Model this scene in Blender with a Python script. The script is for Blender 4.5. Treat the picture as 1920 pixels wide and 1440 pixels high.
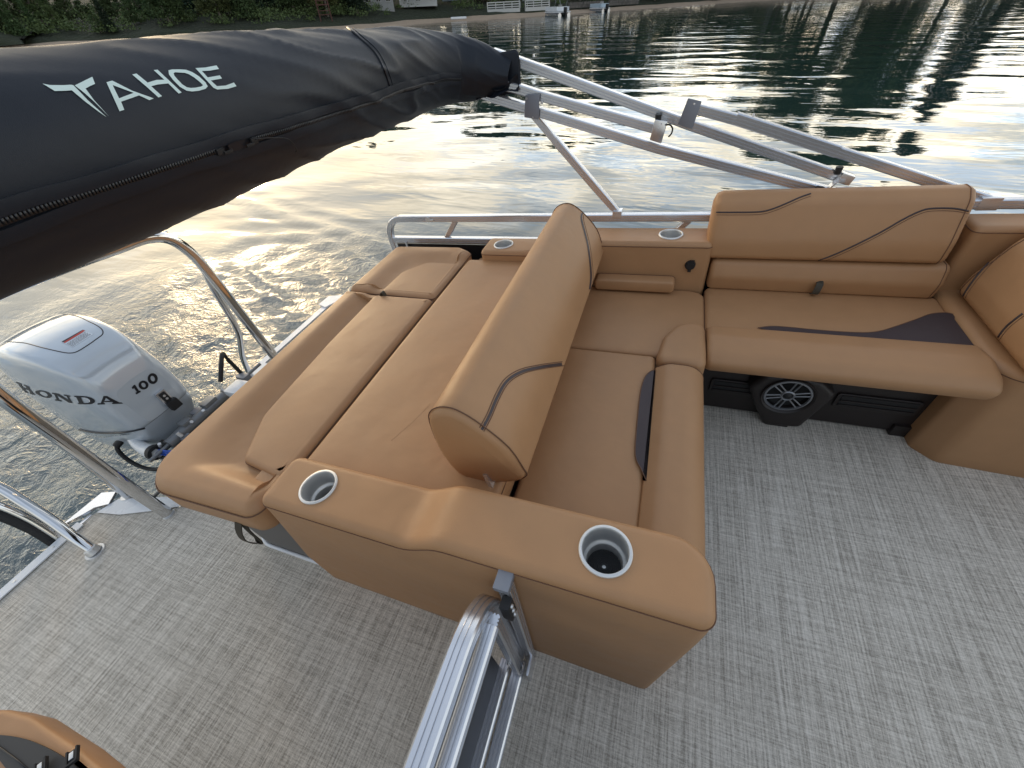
import bpy, bmesh, math, random
import numpy as np
from mathutils import Vector, Matrix, noise, geometry
from mathutils.bvhtree import BVHTree
random.seed(7)
for o in list(bpy.data.objects): bpy.data.objects.remove(o)
SC = bpy.context.scene
COL = SC.collection

# ------------------------------------------------------------------ camera
# boat frame: X to the bow, Y to port, Z up, deck at z=0, camera above the origin
F = 725.6; EYE = 1.5
def _axes(vx, vy):
    X = -Vector((vx[0]-960, -(vx[1]-720), -F)).normalized()
    Y = Vector((vy[0]-960, -(vy[1]-720), -F)).normalized()
    Z = X.cross(Y).normalized(); Y = Z.cross(X)
    return Matrix((X, Y, Z))
MB = _axes((-1200, 420), (1310, -45))            # camera axes -> boat axes
def ray(px, py): return MB @ Vector((px-960, -(py-720), -F))
def at(px, py, z=0.0):                            # sight line meets a horizontal plane
    d = ray(px, py); t = (z-EYE)/d.z; return Vector((d.x*t, d.y*t, z))
def aty(px, py, y):
    d = ray(px, py)*(y/ray(px, py).y); return Vector((d.x, y, d.z+EYE))
def atx(px, py, x):
    d = ray(px, py)*(x/ray(px, py).x); return Vector((x, d.y, d.z+EYE))
# true vertical (the boat runs bow up) from the far shore's horizon
_a = Vector((-960, 720-48, -F)); _b = Vector((960, 720+48, -F))
_up = _b.cross(_a).normalized()
if _up.y < 0: _up = -_up
UPB = (MB @ _up).normalized()
Yw = (Vector((0, 1, 0)) - UPB*UPB.y).normalized(); Xw = Yw.cross(UPB)
RB = Matrix((Xw, Yw, UPB))                        # boat -> world rotation
CAMH = -(RB @ (Vector((-2.48, .7, -.42)) - Vector((0, 0, EYE)))).z
B4 = Matrix.Translation((0, 0, CAMH)) @ RB.to_4x4() @ Matrix.Translation((0, 0, -EYE))
def wray(px, py): return RB @ ray(px, py)
def shore(px, py):
    d = wray(px, py); t = -CAMH/d.z; return Vector((d.x*t, d.y*t, 0))

cam = bpy.data.cameras.new('camera'); co = bpy.data.objects.new('camera', cam); COL.objects.link(co)
cam.sensor_width = 36; cam.lens = 36*F/1920; cam.clip_start = .02; cam.clip_end = 3000
co.matrix_world = Matrix.Translation((0, 0, CAMH)) @ (RB @ MB).to_4x4()
SC.camera = co

# ------------------------------------------------------------------ world, sun, exposure
SUN_AZ = math.radians(-54); SUN_EL = math.radians(6.5)      # azimuth from +Y towards +X
W = bpy.data.worlds.new('World'); SC.world = W; W.use_nodes = True
nt = W.node_tree; nt.nodes.clear(); N = nt.nodes.new; L = nt.links.new
out = N('ShaderNodeOutputWorld'); bg = N('ShaderNodeBackground'); L(bg.outputs[0], out.inputs[0])
sky = N('ShaderNodeTexSky'); sky.sky_type = 'NISHITA'; sky.sun_disc = False
sky.sun_elevation = SUN_EL; sky.sun_rotation = SUN_AZ; sky.air_density = 1.0; sky.dust_density = 1.5; sky.ozone_density = 1.2
tc = N('ShaderNodeTexCoord'); sep = N('ShaderNodeSeparateXYZ'); L(tc.outputs['Generated'], sep.inputs[0])
def M1(op, a, b=None, c=None, clamp=False, tree=None):
    t = tree or nt
    n = t.nodes.new('ShaderNodeMath'); n.operation = op; n.use_clamp = clamp
    for i, v in enumerate((a, b, c)):
        if v is None: continue
        if isinstance(v, (int, float)): n.inputs[i].default_value = v
        else: t.links.new(v, n.inputs[i])
    return n.outputs[0]
zz = M1('MAXIMUM', M1('ADD', sep.outputs[2], .10), .05)
cx = M1('DIVIDE', sep.outputs[0], zz); cy = M1('DIVIDE', sep.outputs[1], zz)
cmb = N('ShaderNodeCombineXYZ'); L(cx, cmb.inputs[0]); L(cy, cmb.inputs[1])
cn = N('ShaderNodeTexNoise'); cn.inputs['Scale'].default_value = 1.25; cn.inputs['Detail'].default_value = 7; cn.inputs['Roughness'].default_value = .56; cn.inputs['Distortion'].default_value = .5
L(cmb.outputs[0], cn.inputs['Vector'])
cr = N('ShaderNodeValToRGB'); cr.color_ramp.elements[0].position = .40; cr.color_ramp.elements[1].position = .60
L(cn.outputs['Fac'], cr.inputs[0])
sd = Vector((math.sin(SUN_AZ)*math.cos(SUN_EL), math.cos(SUN_AZ)*math.cos(SUN_EL), math.sin(SUN_EL)))
dt = N('ShaderNodeVectorMath'); dt.operation = 'DOT_PRODUCT'; L(tc.outputs['Generated'], dt.inputs[0]); dt.inputs[1].default_value = sd
glow = M1('POWER', M1('MAXIMUM', dt.outputs['Value'], 0.0), 14.0)
lowk = M1('MULTIPLY_ADD', M1('POWER', M1('SUBTRACT', 1.0, M1('MAXIMUM', sep.outputs[2], 0.0), clamp=True), 2.0), .50, .50)   # thinner cloud overhead
cc = N('ShaderNodeMix'); cc.data_type = 'RGBA'; L(glow, cc.inputs[0])
cc.inputs[7].default_value = (19, 16.2, 11.5, 1)
hz = N('ShaderNodeMix'); hz.data_type = 'RGBA'; L(M1('POWER', M1('SUBTRACT', 1.0, M1('MAXIMUM', sep.outputs[2], 0.0), clamp=True), 1.9), hz.inputs[0])
hz.inputs[6].default_value = (5.6, 6.3, 7.5, 1)
hv = N('ShaderNodeVectorMath'); hv.operation = 'DOT_PRODUCT'; L(tc.outputs['Generated'], hv.inputs[0]); hv.inputs[1].default_value = (math.sin(-.35), math.cos(-.35), 0)
west = M1('SMOOTH_MAX', M1('MULTIPLY_ADD', hv.outputs['Value'], .55, .45), .12, .3)
hc = N('ShaderNodeMix'); hc.data_type = 'RGBA'; L(west, hc.inputs[0]); hc.inputs[6].default_value = (2.6, 2.6, 2.8, 1)
c2 = N('ShaderNodeTexNoise'); c2.inputs['Scale'].default_value = 1.5; c2.inputs['Detail'].default_value = 6; c2.inputs['Distortion'].default_value = .8
mp2 = N('ShaderNodeMapping'); mp2.inputs['Location'].default_value = (7.3, 2.1, 0); mp2.inputs['Scale'].default_value = (1.0, 1.5, 1); L(cmb.outputs[0], mp2.inputs[0]); L(mp2.outputs[0], c2.inputs['Vector'])
c2r = N('ShaderNodeMapRange'); L(c2.outputs['Fac'], c2r.inputs[0]); c2r.inputs['From Min'].default_value = .42; c2r.inputs['From Max'].default_value = .58
wc = N('ShaderNodeMix'); wc.data_type = 'RGBA'; L(c2r.outputs[0], wc.inputs[0]); wc.inputs[6].default_value = (14.5, 17.0, 19.5, 1); wc.inputs[7].default_value = (37, 31.4, 22.0, 1)   # grey-blue undersides and lit cream edges
L(wc.outputs[2], hc.inputs[7])
L(hc.outputs[2], hz.inputs[7]); L(hz.outputs[2], cc.inputs[6])
mx = N('ShaderNodeMix'); mx.data_type = 'RGBA'
L(M1('MAXIMUM', M1('MULTIPLY', M1('MULTIPLY_ADD', cr.outputs[0], .50, .45), lowk), M1('MULTIPLY', glow, .85)), mx.inputs[0])
L(sky.outputs[0], mx.inputs[6]); L(cc.outputs[2], mx.inputs[7])
L(mx.outputs[2], bg.inputs[0]); bg.inputs[1].default_value = .14
sl = bpy.data.lights.new('sun', 'SUN'); sl.energy = .55; sl.angle = math.radians(12); sl.color = (1, .72, .42)
so = bpy.data.objects.new('sun', sl); COL.objects.link(so)
so.rotation_euler = sd.to_track_quat('Z', 'Y').to_euler(); so.location = (0, 0, 30)
SC.view_settings.view_transform = 'Standard'; SC.view_settings.look = 'None'
SC.view_settings.exposure = 0.6; SC.view_settings.gamma = 1
SC.render.engine = 'CYCLES'

# ------------------------------------------------------------------ materials
def mat(name, col, rough=.5, metal=0., spec=.5, bump=None, var=None, **kw):
    """bump = (scale, strength, distance); var = (scale, amount) of brightness variation"""
    m = bpy.data.materials.new(name); m.use_nodes = True; t = m.node_tree; b = t.nodes['Principled BSDF']
    b.inputs['Base Color'].default_value = (*col, 1); b.inputs['Roughness'].default_value = rough
    b.inputs['Metallic'].default_value = metal; b.inputs['Specular IOR Level'].default_value = spec
    for k, v in kw.items(): b.inputs[k.replace('_', ' ')].default_value = v
    tcn = t.nodes.new('ShaderNodeTexCoord'); tcn.name = 'tc'
    if var:
        n = t.nodes.new('ShaderNodeTexNoise'); n.inputs['Scale'].default_value = var[0]; n.inputs['Detail'].default_value = 4
        t.links.new(tcn.outputs['Object'], n.inputs['Vector'])
        h = t.nodes.new('ShaderNodeHueSaturation'); h.inputs['Color'].default_value = (*col, 1)
        v = M1('MULTIPLY_ADD', n.outputs['Fac'], var[1]*2, 1-var[1], tree=t)
        t.links.new(v, h.inputs['Value']); t.links.new(h.outputs[0], b.inputs['Base Color'])
        r = M1('MULTIPLY_ADD', n.outputs['Fac'], .16, rough-.08, tree=t); t.links.new(r, b.inputs['Roughness'])
    if bump:
        n = t.nodes.new('ShaderNodeTexNoise'); n.inputs['Scale'].default_value = bump[0]; n.inputs['Detail'].default_value = 3
        t.links.new(tcn.outputs['Object'], n.inputs['Vector'])
        bp = t.nodes.new('ShaderNodeBump'); bp.inputs['Strength'].default_value = bump[1]; bp.inputs['Distance'].default_value = bump[2]
        t.links.new(n.outputs['Fac'], bp.inputs['Height']); t.links.new(bp.outputs[0], b.inputs['Normal'])
    return m

def vinyl(name, col):
    m = mat(name, col, .46, spec=.45); t = m.node_tree; b = t.nodes['Principled BSDF']; tcn = t.nodes['tc']
    n1 = t.nodes.new('ShaderNodeTexNoise'); n1.inputs['Scale'].default_value = 5; n1.inputs['Detail'].default_value = 3
    n2 = t.nodes.new('ShaderNodeTexVoronoi'); n2.inputs['Scale'].default_value = 420
    n3 = t.nodes.new('ShaderNodeTexNoise'); n3.inputs['Scale'].default_value = 14; n3.inputs['Detail'].default_value = 2
    for n in (n1, n2, n3): t.links.new(tcn.outputs['Object'], n.inputs['Vector'])
    h = t.nodes.new('ShaderNodeHueSaturation'); h.inputs['Color'].default_value = (*col, 1)
    t.links.new(M1('MULTIPLY_ADD', n3.outputs['Fac'], .14, .93, tree=t), h.inputs['Value']); t.links.new(h.outputs[0], b.inputs['Base Color'])
    t.links.new(M1('MULTIPLY_ADD', n3.outputs['Fac'], .14, .44, tree=t), b.inputs['Roughness'])
    b1 = t.nodes.new('ShaderNodeBump'); b1.inputs['Strength'].default_value = .55; b1.inputs['Distance'].default_value = .012
    t.links.new(n1.outputs['Fac'], b1.inputs['Height'])
    b2 = t.nodes.new('ShaderNodeBump'); b2.inputs['Strength'].default_value = .12; b2.inputs['Distance'].default_value = .0012
    t.links.new(n2.outputs['Distance'], b2.inputs['Height']); t.links.new(b1.outputs[0], b2.inputs['Normal'])
    t.links.new(b2.outputs[0], b.inputs['Normal'])
    return m
TAN = vinyl('tan_vinyl', (.405, .220, .104))
BROWN = vinyl('plum_brown_vinyl', (.052, .036, .038))
STITCH = mat('thread', (.14, .068, .036), .7)
PIPE = mat('dark_piping', (.045, .03, .032), .5)
ALU = mat('anodised_aluminium', (.70, .71, .74), .25, .85)
ALUD = mat('grey_painted_plate', (.24, .25, .28), .5, .3)
CHROME = mat('polished_stainless', (.72, .72, .72), .05, 1.)
STEEL = mat('brushed_stainless', (.70, .70, .69), .45, .8, bump=(60, .05, .0005))
BLACK = mat('black_rubber', (.012, .012, .013), .6, var=(40, .2))
PANEL = mat('black_fence_panel', (.010, .010, .012), .35)
PLASTIC = mat('dark_brown_plastic', (.020, .015, .014), .48, bump=(500, .25, .0006))
WHITE = mat('white_gelcoat', (.74, .76, .78), .28, var=(9, .05))
COWL = mat('pearl_silver_paint', (.50, .555, .61), .14, .12, Coat_Weight=.8, Coat_Roughness=.04)
COWLD = mat('silver_grey_plastic', (.30, .32, .34), .42)
GREY = mat('cast_grey_metal', (.22, .23, .24), .5, .55, var=(25, .2), bump=(90, .2, .001))
PRINT = mat('black_print', (.008, .009, .014), .4)
PRINTW = mat('pale_reflective_print', (.62, .74, .70), .5)
BLUE = mat('blue_cable', (.02, .08, .42), .4)
STRAP = mat('olive_webbing', (.055, .045, .030), .75, bump=(400, .4, .001))
CARPETG = mat('grey_riser_vinyl', (.13, .125, .12), .6, bump=(300, .4, .001), var=(60, .2))
REDP = mat('red_print', (.5, .04, .03), .5)

def canvas():
    m = mat('navy_black_canvas', (.0085, .0120, .0195), .52, spec=.36); t = m.node_tree; b = t.nodes['Principled BSDF']; tcn = t.nodes['tc']
    b.inputs['Sheen Weight'].default_value = .03; b.inputs['Sheen Roughness'].default_value = .4
    n = t.nodes.new('ShaderNodeTexNoise'); n.inputs['Scale'].default_value = 7; n.inputs['Detail'].default_value = 4; n.inputs['Distortion'].default_value = .4
    n2 = t.nodes.new('ShaderNodeTexNoise'); n2.inputs['Scale'].default_value = 700
    t.links.new(tcn.outputs['Object'], n.inputs['Vector']); t.links.new(tcn.outputs['Object'], n2.inputs['Vector'])
    b1 = t.nodes.new('ShaderNodeBump'); b1.inputs['Strength'].default_value = .15; b1.inputs['Distance'].default_value = .012; t.links.new(n.outputs['Fac'], b1.inputs['Height'])
    b2 = t.nodes.new('ShaderNodeBump'); b2.inputs['Strength'].default_value = .3; b2.inputs['Distance'].default_value = .0008; t.links.new(n2.outputs['Fac'], b2.inputs['Height']); t.links.new(b1.outputs[0], b2.inputs['Normal'])
    t.links.new(b2.outputs[0], b.inputs['Normal'])
    return m
CANVAS = canvas()

def weave():
    m = mat('woven_vinyl_flooring', (.3, .29, .27), .68, spec=.22); t = m.node_tree; b = t.nodes['Principled BSDF']; tcn = t.nodes['tc']
    def thr(sx, sy, det=2.):
        mp = t.nodes.new('ShaderNodeMapping'); mp.inputs['Scale'].default_value = (sx, sy, 1)
        n = t.nodes.new('ShaderNodeTexNoise'); n.inputs['Scale'].default_value = 1; n.inputs['Detail'].default_value = det; n.inputs['Roughness'].default_value = .6
        t.links.new(tcn.outputs['Object'], mp.inputs[0]); t.links.new(mp.outputs[0], n.inputs['Vector']); return n.outputs['Fac']
    a = thr(440, 60, 1); c = thr(60, 440, 1); d = thr(700, 700, 0); e = thr(210, 4.5, 0); g = thr(6, 230, 0)
    s = M1('ADD', M1('MULTIPLY', a, .22, tree=t), M1('MULTIPLY', c, .20, tree=t), tree=t)
    s = M1('ADD', s, M1('MULTIPLY', d, .18, tree=t), tree=t)
    s = M1('ADD', s, M1('MULTIPLY', e, .24, tree=t), tree=t)
    s = M1('ADD', s, M1('MULTIPLY', g, .16, tree=t), tree=t)
    # weft beads: tiny regular cells
    mp = t.nodes.new('ShaderNodeMapping'); mp.inputs['Scale'].default_value = (1, 1, 1)
    cr = t.nodes.new('ShaderNodeValToRGB'); r = cr.color_ramp
    r.elements[0].position = .38; r.elements[0].color = (.29, .262, .222, 1)
    r.elements[1].position = .62; r.elements[1].color = (.73, .68, .60, 1)
    k = r.elements.new(.50); k.color = (.53, .485, .415, 1)
    t.links.new(s, cr.inputs[0]); t.links.new(cr.outputs[0], b.inputs['Base Color'])
    bp = t.nodes.new('ShaderNodeBump'); bp.inputs['Strength'].default_value = .5; bp.inputs['Distance'].default_value = .0015
    t.links.new(s, bp.inputs['Height']); t.links.new(bp.outputs[0], b.inputs['Normal'])
    return m
FLOOR = weave()

# ------------------------------------------------------------------ object helpers
ROOTS = []
def thing(name, label, cat, group=None, boat=True):
    o = bpy.data.objects.new(name, None); COL.objects.link(o); o.empty_display_size = .1
    o['label'] = label; o['category'] = cat
    if group: o['group'] = group
    if boat: ROOTS.append(o)
    return o
def link(name, me, m, parent=None, smooth=True, auto=None):
    o = bpy.data.objects.new(name, me); COL.objects.link(o)
    if m is not None and not me.materials: me.materials.append(m)
    if smooth:
        me.polygons.foreach_set('use_smooth', [True]*len(me.polygons))
        if auto: me.set_sharp_from_angle(angle=math.radians(auto))
    if parent: o.parent = parent
    return o
def tagm(o, label, cat, group=None):
    o['label'] = label; o['category'] = cat
    if group: o['group'] = group
    ROOTS.append(o); return o
def structure(o, boat=True):
    o['kind'] = 'structure'
    if boat: ROOTS.append(o)
    return o
def mk(name, verts, faces, m, parent=None, smooth=True, auto=40):
    me = bpy.data.meshes.new(name); me.from_pydata([tuple(v) for v in verts], [], faces); me.update()
    return link(name, me, m, parent, smooth, auto)
class Buf:
    def __init__(s): s.v = []; s.f = []
    def add(s, vs, fs):
        b = len(s.v); s.v += [tuple(v) for v in vs]; s.f += [[b+i for i in f] for f in fs]
    def box(s, c, size, R=None, bev=0.0):
        x, y, z = [q/2 for q in size]; R = R or Matrix.Identity(3); c = Vector(c)
        if bev:
            bm = bmesh.new(); bmesh.ops.create_cube(bm, size=1)
            for v in bm.verts: v.co = Vector((v.co.x*size[0], v.co.y*size[1], v.co.z*size[2]))
            bmesh.ops.bevel(bm, geom=bm.edges[:], offset=bev, segments=2, affect='EDGES', profile=.7)
            bm.verts.index_update()
            s.add([c+R@v.co for v in bm.verts], [[v.index for v in f.verts] for f in bm.faces]); bm.free(); return
        vs = [c+R@Vector((a*x, b*y, d*z)) for a in (-1, 1) for b in (-1, 1) for d in (-1, 1)]
        s.add(vs, [(0, 1, 3, 2), (4, 6, 7, 5), (0, 4, 5, 1), (2, 3, 7, 6), (0, 2, 6, 4), (1, 5, 7, 3)])
    def cyl(s, p0, p1, r0, r1=None, n=16, cap=True):
        p0 = Vector(p0); p1 = Vector(p1); r1 = r0 if r1 is None else r1
        q = (p1-p0).to_track_quat('Z', 'Y').to_matrix()
        vs = []
        for p, r in ((p0, r0), (p1, r1)):
            vs += [p+q@Vector((math.cos(2*math.pi*i/n)*r, math.sin(2*math.pi*i/n)*r, 0)) for i in range(n)]
        fs = [(i, (i+1) % n, n+(i+1) % n, n+i) for i in range(n)]
        if cap: fs += [tuple(range(n))[::-1], tuple(range(n, 2*n))]
        s.add(vs, fs)
    def build(s, name, m, parent=None, auto=35): return mk(name, s.v, s.f, m, parent, True, auto)
def box(name, c, size, m, parent=None, R=None, bev=.003):
    b = Buf(); b.box(c, size, R, bev); return b.build(name, m, parent)
def sweep(name, path, prof, m, parent=None, up=(0, 0, 1), closed=False, cap=True, scale=None, auto=35, ret=False):
    """prof: closed 2D outline (u = side, v = up)"""
    path = [Vector(p) for p in path]; n = len(path); k = len(prof); vs = []; up = Vector(up)
    for i, p in enumerate(path):
        if closed: t = path[(i+1) % n]-path[i-1]
        else: t = path[min(i+1, n-1)]-path[max(i-1, 0)]
        t.normalize(); s = t.cross(up)
        if s.length < 1e-4: s = Vector((1, 0, 0))
        s.normalize(); u = s.cross(t)
        # mitre
        sc = scale[i] if scale else 1
        vs += [p+s*a*sc+u*b*sc for a, b in prof]
    fs = [(i*k+j, i*k+(j+1) % k, (i+1)*k+(j+1) % k, (i+1)*k+j) for i in range(n-1) for j in range(k)]
    if closed: fs += [((n-1)*k+j, (n-1)*k+(j+1) % k, (j+1) % k, j) for j in range(k)]
    elif cap: fs += [tuple(range(k))[::-1], tuple(range((n-1)*k, n*k))]
    if ret: return vs, fs
    return mk(name, vs, fs, m, parent, True, auto)
def circ(r, n=12): return [(math.cos(2*math.pi*i/n)*r, math.sin(2*math.pi*i/n)*r) for i in range(n)]
def flute(w, h, g=.0022, r=.004):
    """extruded rectangular tube profile with shallow grooves in every face"""
    pts = []
    def face(p, q, nrm, L):
        d = Vector(q)-Vector(p); d.normalize(); res = []
        for f in (.36, .64):
            c = Vector(p)+d*L*f; e = d*g*.7; i = Vector(nrm)*-g
            res += [c-e, c-e*.4+i, c+e*.4+i, c+e]
        return res
    x, y = w/2, h/2
    cor = [((-x, -y), (x, -y), (0, -1), w), ((x, -y), (x, y), (1, 0), h), ((x, y), (-x, y), (0, 1), w), ((-x, y), (-x, -y), (-1, 0), h)]
    for p, q, nn, Ln in cor:
        d = (Vector(q)-Vector(p)).normalized()
        pts.append(Vector(p)+d*r); pts += face(p, q, nn, Ln); pts.append(Vector(q)-d*r)
    return [(p.x, p.y) for p in pts]
def spline(pts, n=8, closed=False):
    P = [Vector(p) for p in pts]; res = []; k = len(P)
    for i in range(k if closed else k-1):
        if closed: a, b, c, d = P[i-1], P[i], P[(i+1) % k], P[(i+2) % k]
        else: a, b, c, d = P[max(i-1, 0)], P[i], P[i+1], P[min(i+2, k-1)]
        for j in range(n):
            t = j/n; res.append(.5*((2*b)+(c-a)*t+(2*a-5*b+4*c-d)*t*t+(3*b-a-3*c+d)*t**3))
    if not closed: res.append(P[-1])
    return res
def fillet(pts, radii, n=7):
    P = [Vector((p[0], p[1])) for p in pts]; k = len(P); res = []
    if isinstance(radii, (int, float)): radii = [radii]*k
    for i in range(k):
        p, a, b = P[i], P[i-1], P[(i+1) % k]; r = radii[i]
        u = (a-p); v = (b-p); lu, lv = u.length, v.length; u.normalize(); v.normalize()
        ang = math.acos(max(-1, min(1, u.dot(v))))
        if r <= 0 or ang > math.pi-.02: res.append(p); continue
        d = r/math.tan(ang/2); d = min(d, lu*.49, lv*.49); r = d*math.tan(ang/2)
        c = p+(u+v).normalized()*(r/math.sin(ang/2))
        a0 = p+u*d-c; a1 = p+v*d-c
        t0 = math.atan2(a0.y, a0.x); t1 = math.atan2(a1.y, a1.x); dt_ = (t1-t0+math.pi) % (2*math.pi)-math.pi
        for j in range(n+1):
            t = t0+dt_*j/n; res.append(c+Vector((math.cos(t), math.sin(t)))*r)
    return res
def dense(pts, step):
    res = []; k = len(pts)
    for i in range(k):
        a, b = pts[i], pts[(i+1) % k]; m = max(1, int((b-a).length/step))
        for j in range(m): res.append(a.lerp(b, j/m))
    out_ = [res[0]]
    for p in res[1:]:
        if (p-out_[-1]).length > 1e-4: out_.append(p)
    if (out_[-1]-out_[0]).length < 1e-4: out_.pop()
    return out_
def area(P): return sum(P[i].x*P[(i+1) % len(P)].y-P[(i+1) % len(P)].x*P[i].y for i in range(len(P)))/2
def ccw(P):
    P = [Vector((p[0], p[1])) for p in P]
    return P[::-1] if area(P) < 0 else P
def inset(P, d):
    k = len(P); res = []
    for i in range(k):
        a, p, b = P[i-1], P[i], P[(i+1) % k]
        e0 = (p-a).normalized(); e1 = (b-p).normalized()
        n0 = Vector((-e0.y, e0.x)); n1 = Vector((-e1.y, e1.x)); m = (n0+n1)
        if m.length < 1e-6: m = n0
        m.normalize(); c = max(.35, m.dot(n0)); res.append(p+m*d/c)
    return res
def pillow(name, pts, radii, z0, z1, r, m, parent=None, crown=0., frame=None, warp=None, rb=.008, seg=6, step=.03, g=.05, holes=(), seam=0, prof=1.0):
    """upholstered block: an outline with rounded corners, raised from z0 to z1, edges rounded by r, a softly crowned top.
    frame = (origin, U, V, W) puts it in another plane"""
    rr_ = [radii]*len(pts) if isinstance(radii, (int, float)) else list(radii)
    if len(pts) <= 12: rr_ = [max(q, r*1.08) for q in rr_]      # no corner tighter than the edge rounding
    P = dense(fillet(pts, rr_), step)
    if area(P) < 0: P.reverse()
    rings = []
    for j in range(3): t = math.pi/2*j/2; rings.append((rb*(1-math.sin(t)), z0+rb*(1-math.cos(t))))
    rings[0] = (rb, z0)
    lo, hi = z0+rb, z1-r
    ns = max(1, int((hi-lo)/.05))
    for j in range(1, ns): rings.append((0, lo+(hi-lo)*j/ns))
    for j in range(seg+1):
        t = math.pi/2*j/seg; rings.append((r*(1-math.cos(t)), hi+r*math.sin(t)*1.0))
    vs = []; k = len(P)
    for d, z in rings:
        Q = inset(P, d) if d > 0 else P
        vs += [Vector((q.x, q.y, z)) for q in Q]
    fs = [(i*k+j, i*k+(j+1) % k, (i+1)*k+(j+1) % k, (i+1)*k+j) for i in range(len(rings)-1) for j in range(k)]
    fs.append(tuple(range(k))[::-1])
    # cap
    top = [v.xy for v in vs[-k:]]; base = len(vs)-k
    xs = [p.x for p in top]; ys = [p.y for p in top]
    pin = []
    def inside(q, poly):
        c = False; kk = len(poly)
        for i in range(kk):
            a, b = poly[i], poly[i-1]
            if (a.y > q.y) != (b.y > q.y) and q.x < (b.x-a.x)*(q.y-a.y)/(b.y-a.y)+a.x: c = not c
        return c
    tp = np.array([(p.x, p.y) for p in top])
    def dist(q): return float(np.sqrt(((tp-np.array((q.x, q.y)))**2).sum(1)).min())
    gx = min(xs)+g/2
    while gx < max(xs):
        gy = min(ys)+g/2
        while gy < max(ys):
            q = Vector((gx+random.uniform(-.1, .1)*g, gy+random.uniform(-.1, .1)*g))
            if inside(q, top) and dist(q) > g*.45 and all((q-Vector(h[:2])).length > h[2]+g*.3 for h in holes): pin.append(q)
            gy += g
        gx += g
    pts2 = list(top)+pin; edges = [(i, (i+1) % k) for i in range(k)]
    for hx, hy, hr in holes:
        b0 = len(pts2); pts2 += [Vector((hx+math.cos(i*math.pi/16)*hr, hy+math.sin(i*math.pi/16)*hr)) for i in range(32)]
        edges += [(b0+i, b0+(i+1) % 32) for i in range(32)]
    ov, _, of, *_r = geometry.delaunay_2d_cdt(pts2, edges, [], 0, 1e-6)
    idx = []
    for i, q in enumerate(ov):
        best = None
        if i < k and (q-top[i]).length < 1e-5: best = base+i
        if best is None:
            dd = dist(q); zc = z1+crown*(1-math.exp(-dd/.06)) if crown else z1
            vs.append(Vector((q.x, q.y, zc))); best = len(vs)-1
        idx.append(best)
    for f in of:
        c = sum((ov[i] for i in f), Vector((0, 0)))/len(f)
        if not inside(c, top): continue
        if any((c-Vector(h[:2])).length < h[2]*.98 for h in holes): continue
        fs.append([idx[i] for i in f])
    seamring = [Vector((q.x, q.y, hi+.002)) for q in inset(P, -.0006)]
    def place(v):
        if warp: v = warp(Vector(v))
        if frame: v = frame[0]+frame[1]*v.x+frame[2]*v.y+frame[3]*v.z
        return v
    o = mk(name, [place(v) for v in vs], fs, m, parent, True, 60)
    bm = bmesh.new(); bm.from_mesh(o.data); bmesh.ops.remove_doubles(bm, verts=bm.verts[:], dist=2e-5); bmesh.ops.recalc_face_normals(bm, faces=bm.faces); bm.to_mesh(o.data); bm.free()
    if seam:
        sweep('seam', [place(v) for v in seamring], circ(seam, 6), STITCH, o, closed=True, auto=None)
    return o
def bvh(o):
    me = o.data; return BVHTree.FromPolygons([v.co for v in me.vertices], [list(p.vertices) for p in me.polygons])
def on(objs, pxs, off=.001):
    """points of the photograph's seam lines, found on the surfaces already built"""
    T = [bvh(o) for o in objs]; res = []
    for px, py in pxs:
        d = ray(px, py).normalized(); best = None
        for t in T:
            h = t.ray_cast(Vector((0, 0, EYE)), d)
            if h[0] is not None and (best is None or h[3] < best[3]): best = h
        if best is not None:
            n = best[1]
            if n.dot(d) > 0: n = -n
            res.append(best[0]+n*off)
    return res
def on1(objs, p, off):
    r = on(objs, [p], off); return r[0] if r else None
def line_on(name, objs, pxs, r, m, parent, n=6, off=.0005):
    P = spline([Vector((*p, 0)) for p in pxs], n); q = on(objs, [(p.x, p.y) for p in P], off)
    if len(q) > 2: return sweep(name, q, circ(r, 6), m, parent, up=(.1, .2, 1), auto=None)
def patch_z(name, pxs, z, m, parent, n=6, th=.0015, smooth_=True):
    P = spline([Vector((*p, 0)) for p in pxs], n, True) if smooth_ else [Vector((*p, 0)) for p in pxs]
    q = [at(p.x, p.y, z).xy for p in P]
    return flat(name, q, z, th, m, parent)
def flat(name, q, z, th, m, parent):
    if area(q) < 0: q = q[::-1]
    k = len(q); vs = [Vector((p.x, p.y, z)) for p in q]+[Vector((p.x, p.y, z+th)) for p in q]
    fs = [tuple(range(k))[::-1], tuple(range(k, 2*k))]+[(i, (i+1) % k, k+(i+1) % k, k+i) for i in range(k)]
    return mk(name, vs, fs, m, parent, True, 30)
X, Y, Z = Vector((1, 0, 0)), Vector((0, 1, 0)), Vector((0, 0, 1))
FX = (Vector((0, 0, 0)), Y, Z, X)       # outline in (y,z), raised along x
FY = (Vector((0, 0, 0)), X, Z, Y)       # outline in (x,z), raised along y
def sstep(t): t = max(0, min(1, t)); return t*t*(3-2*t)

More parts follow.
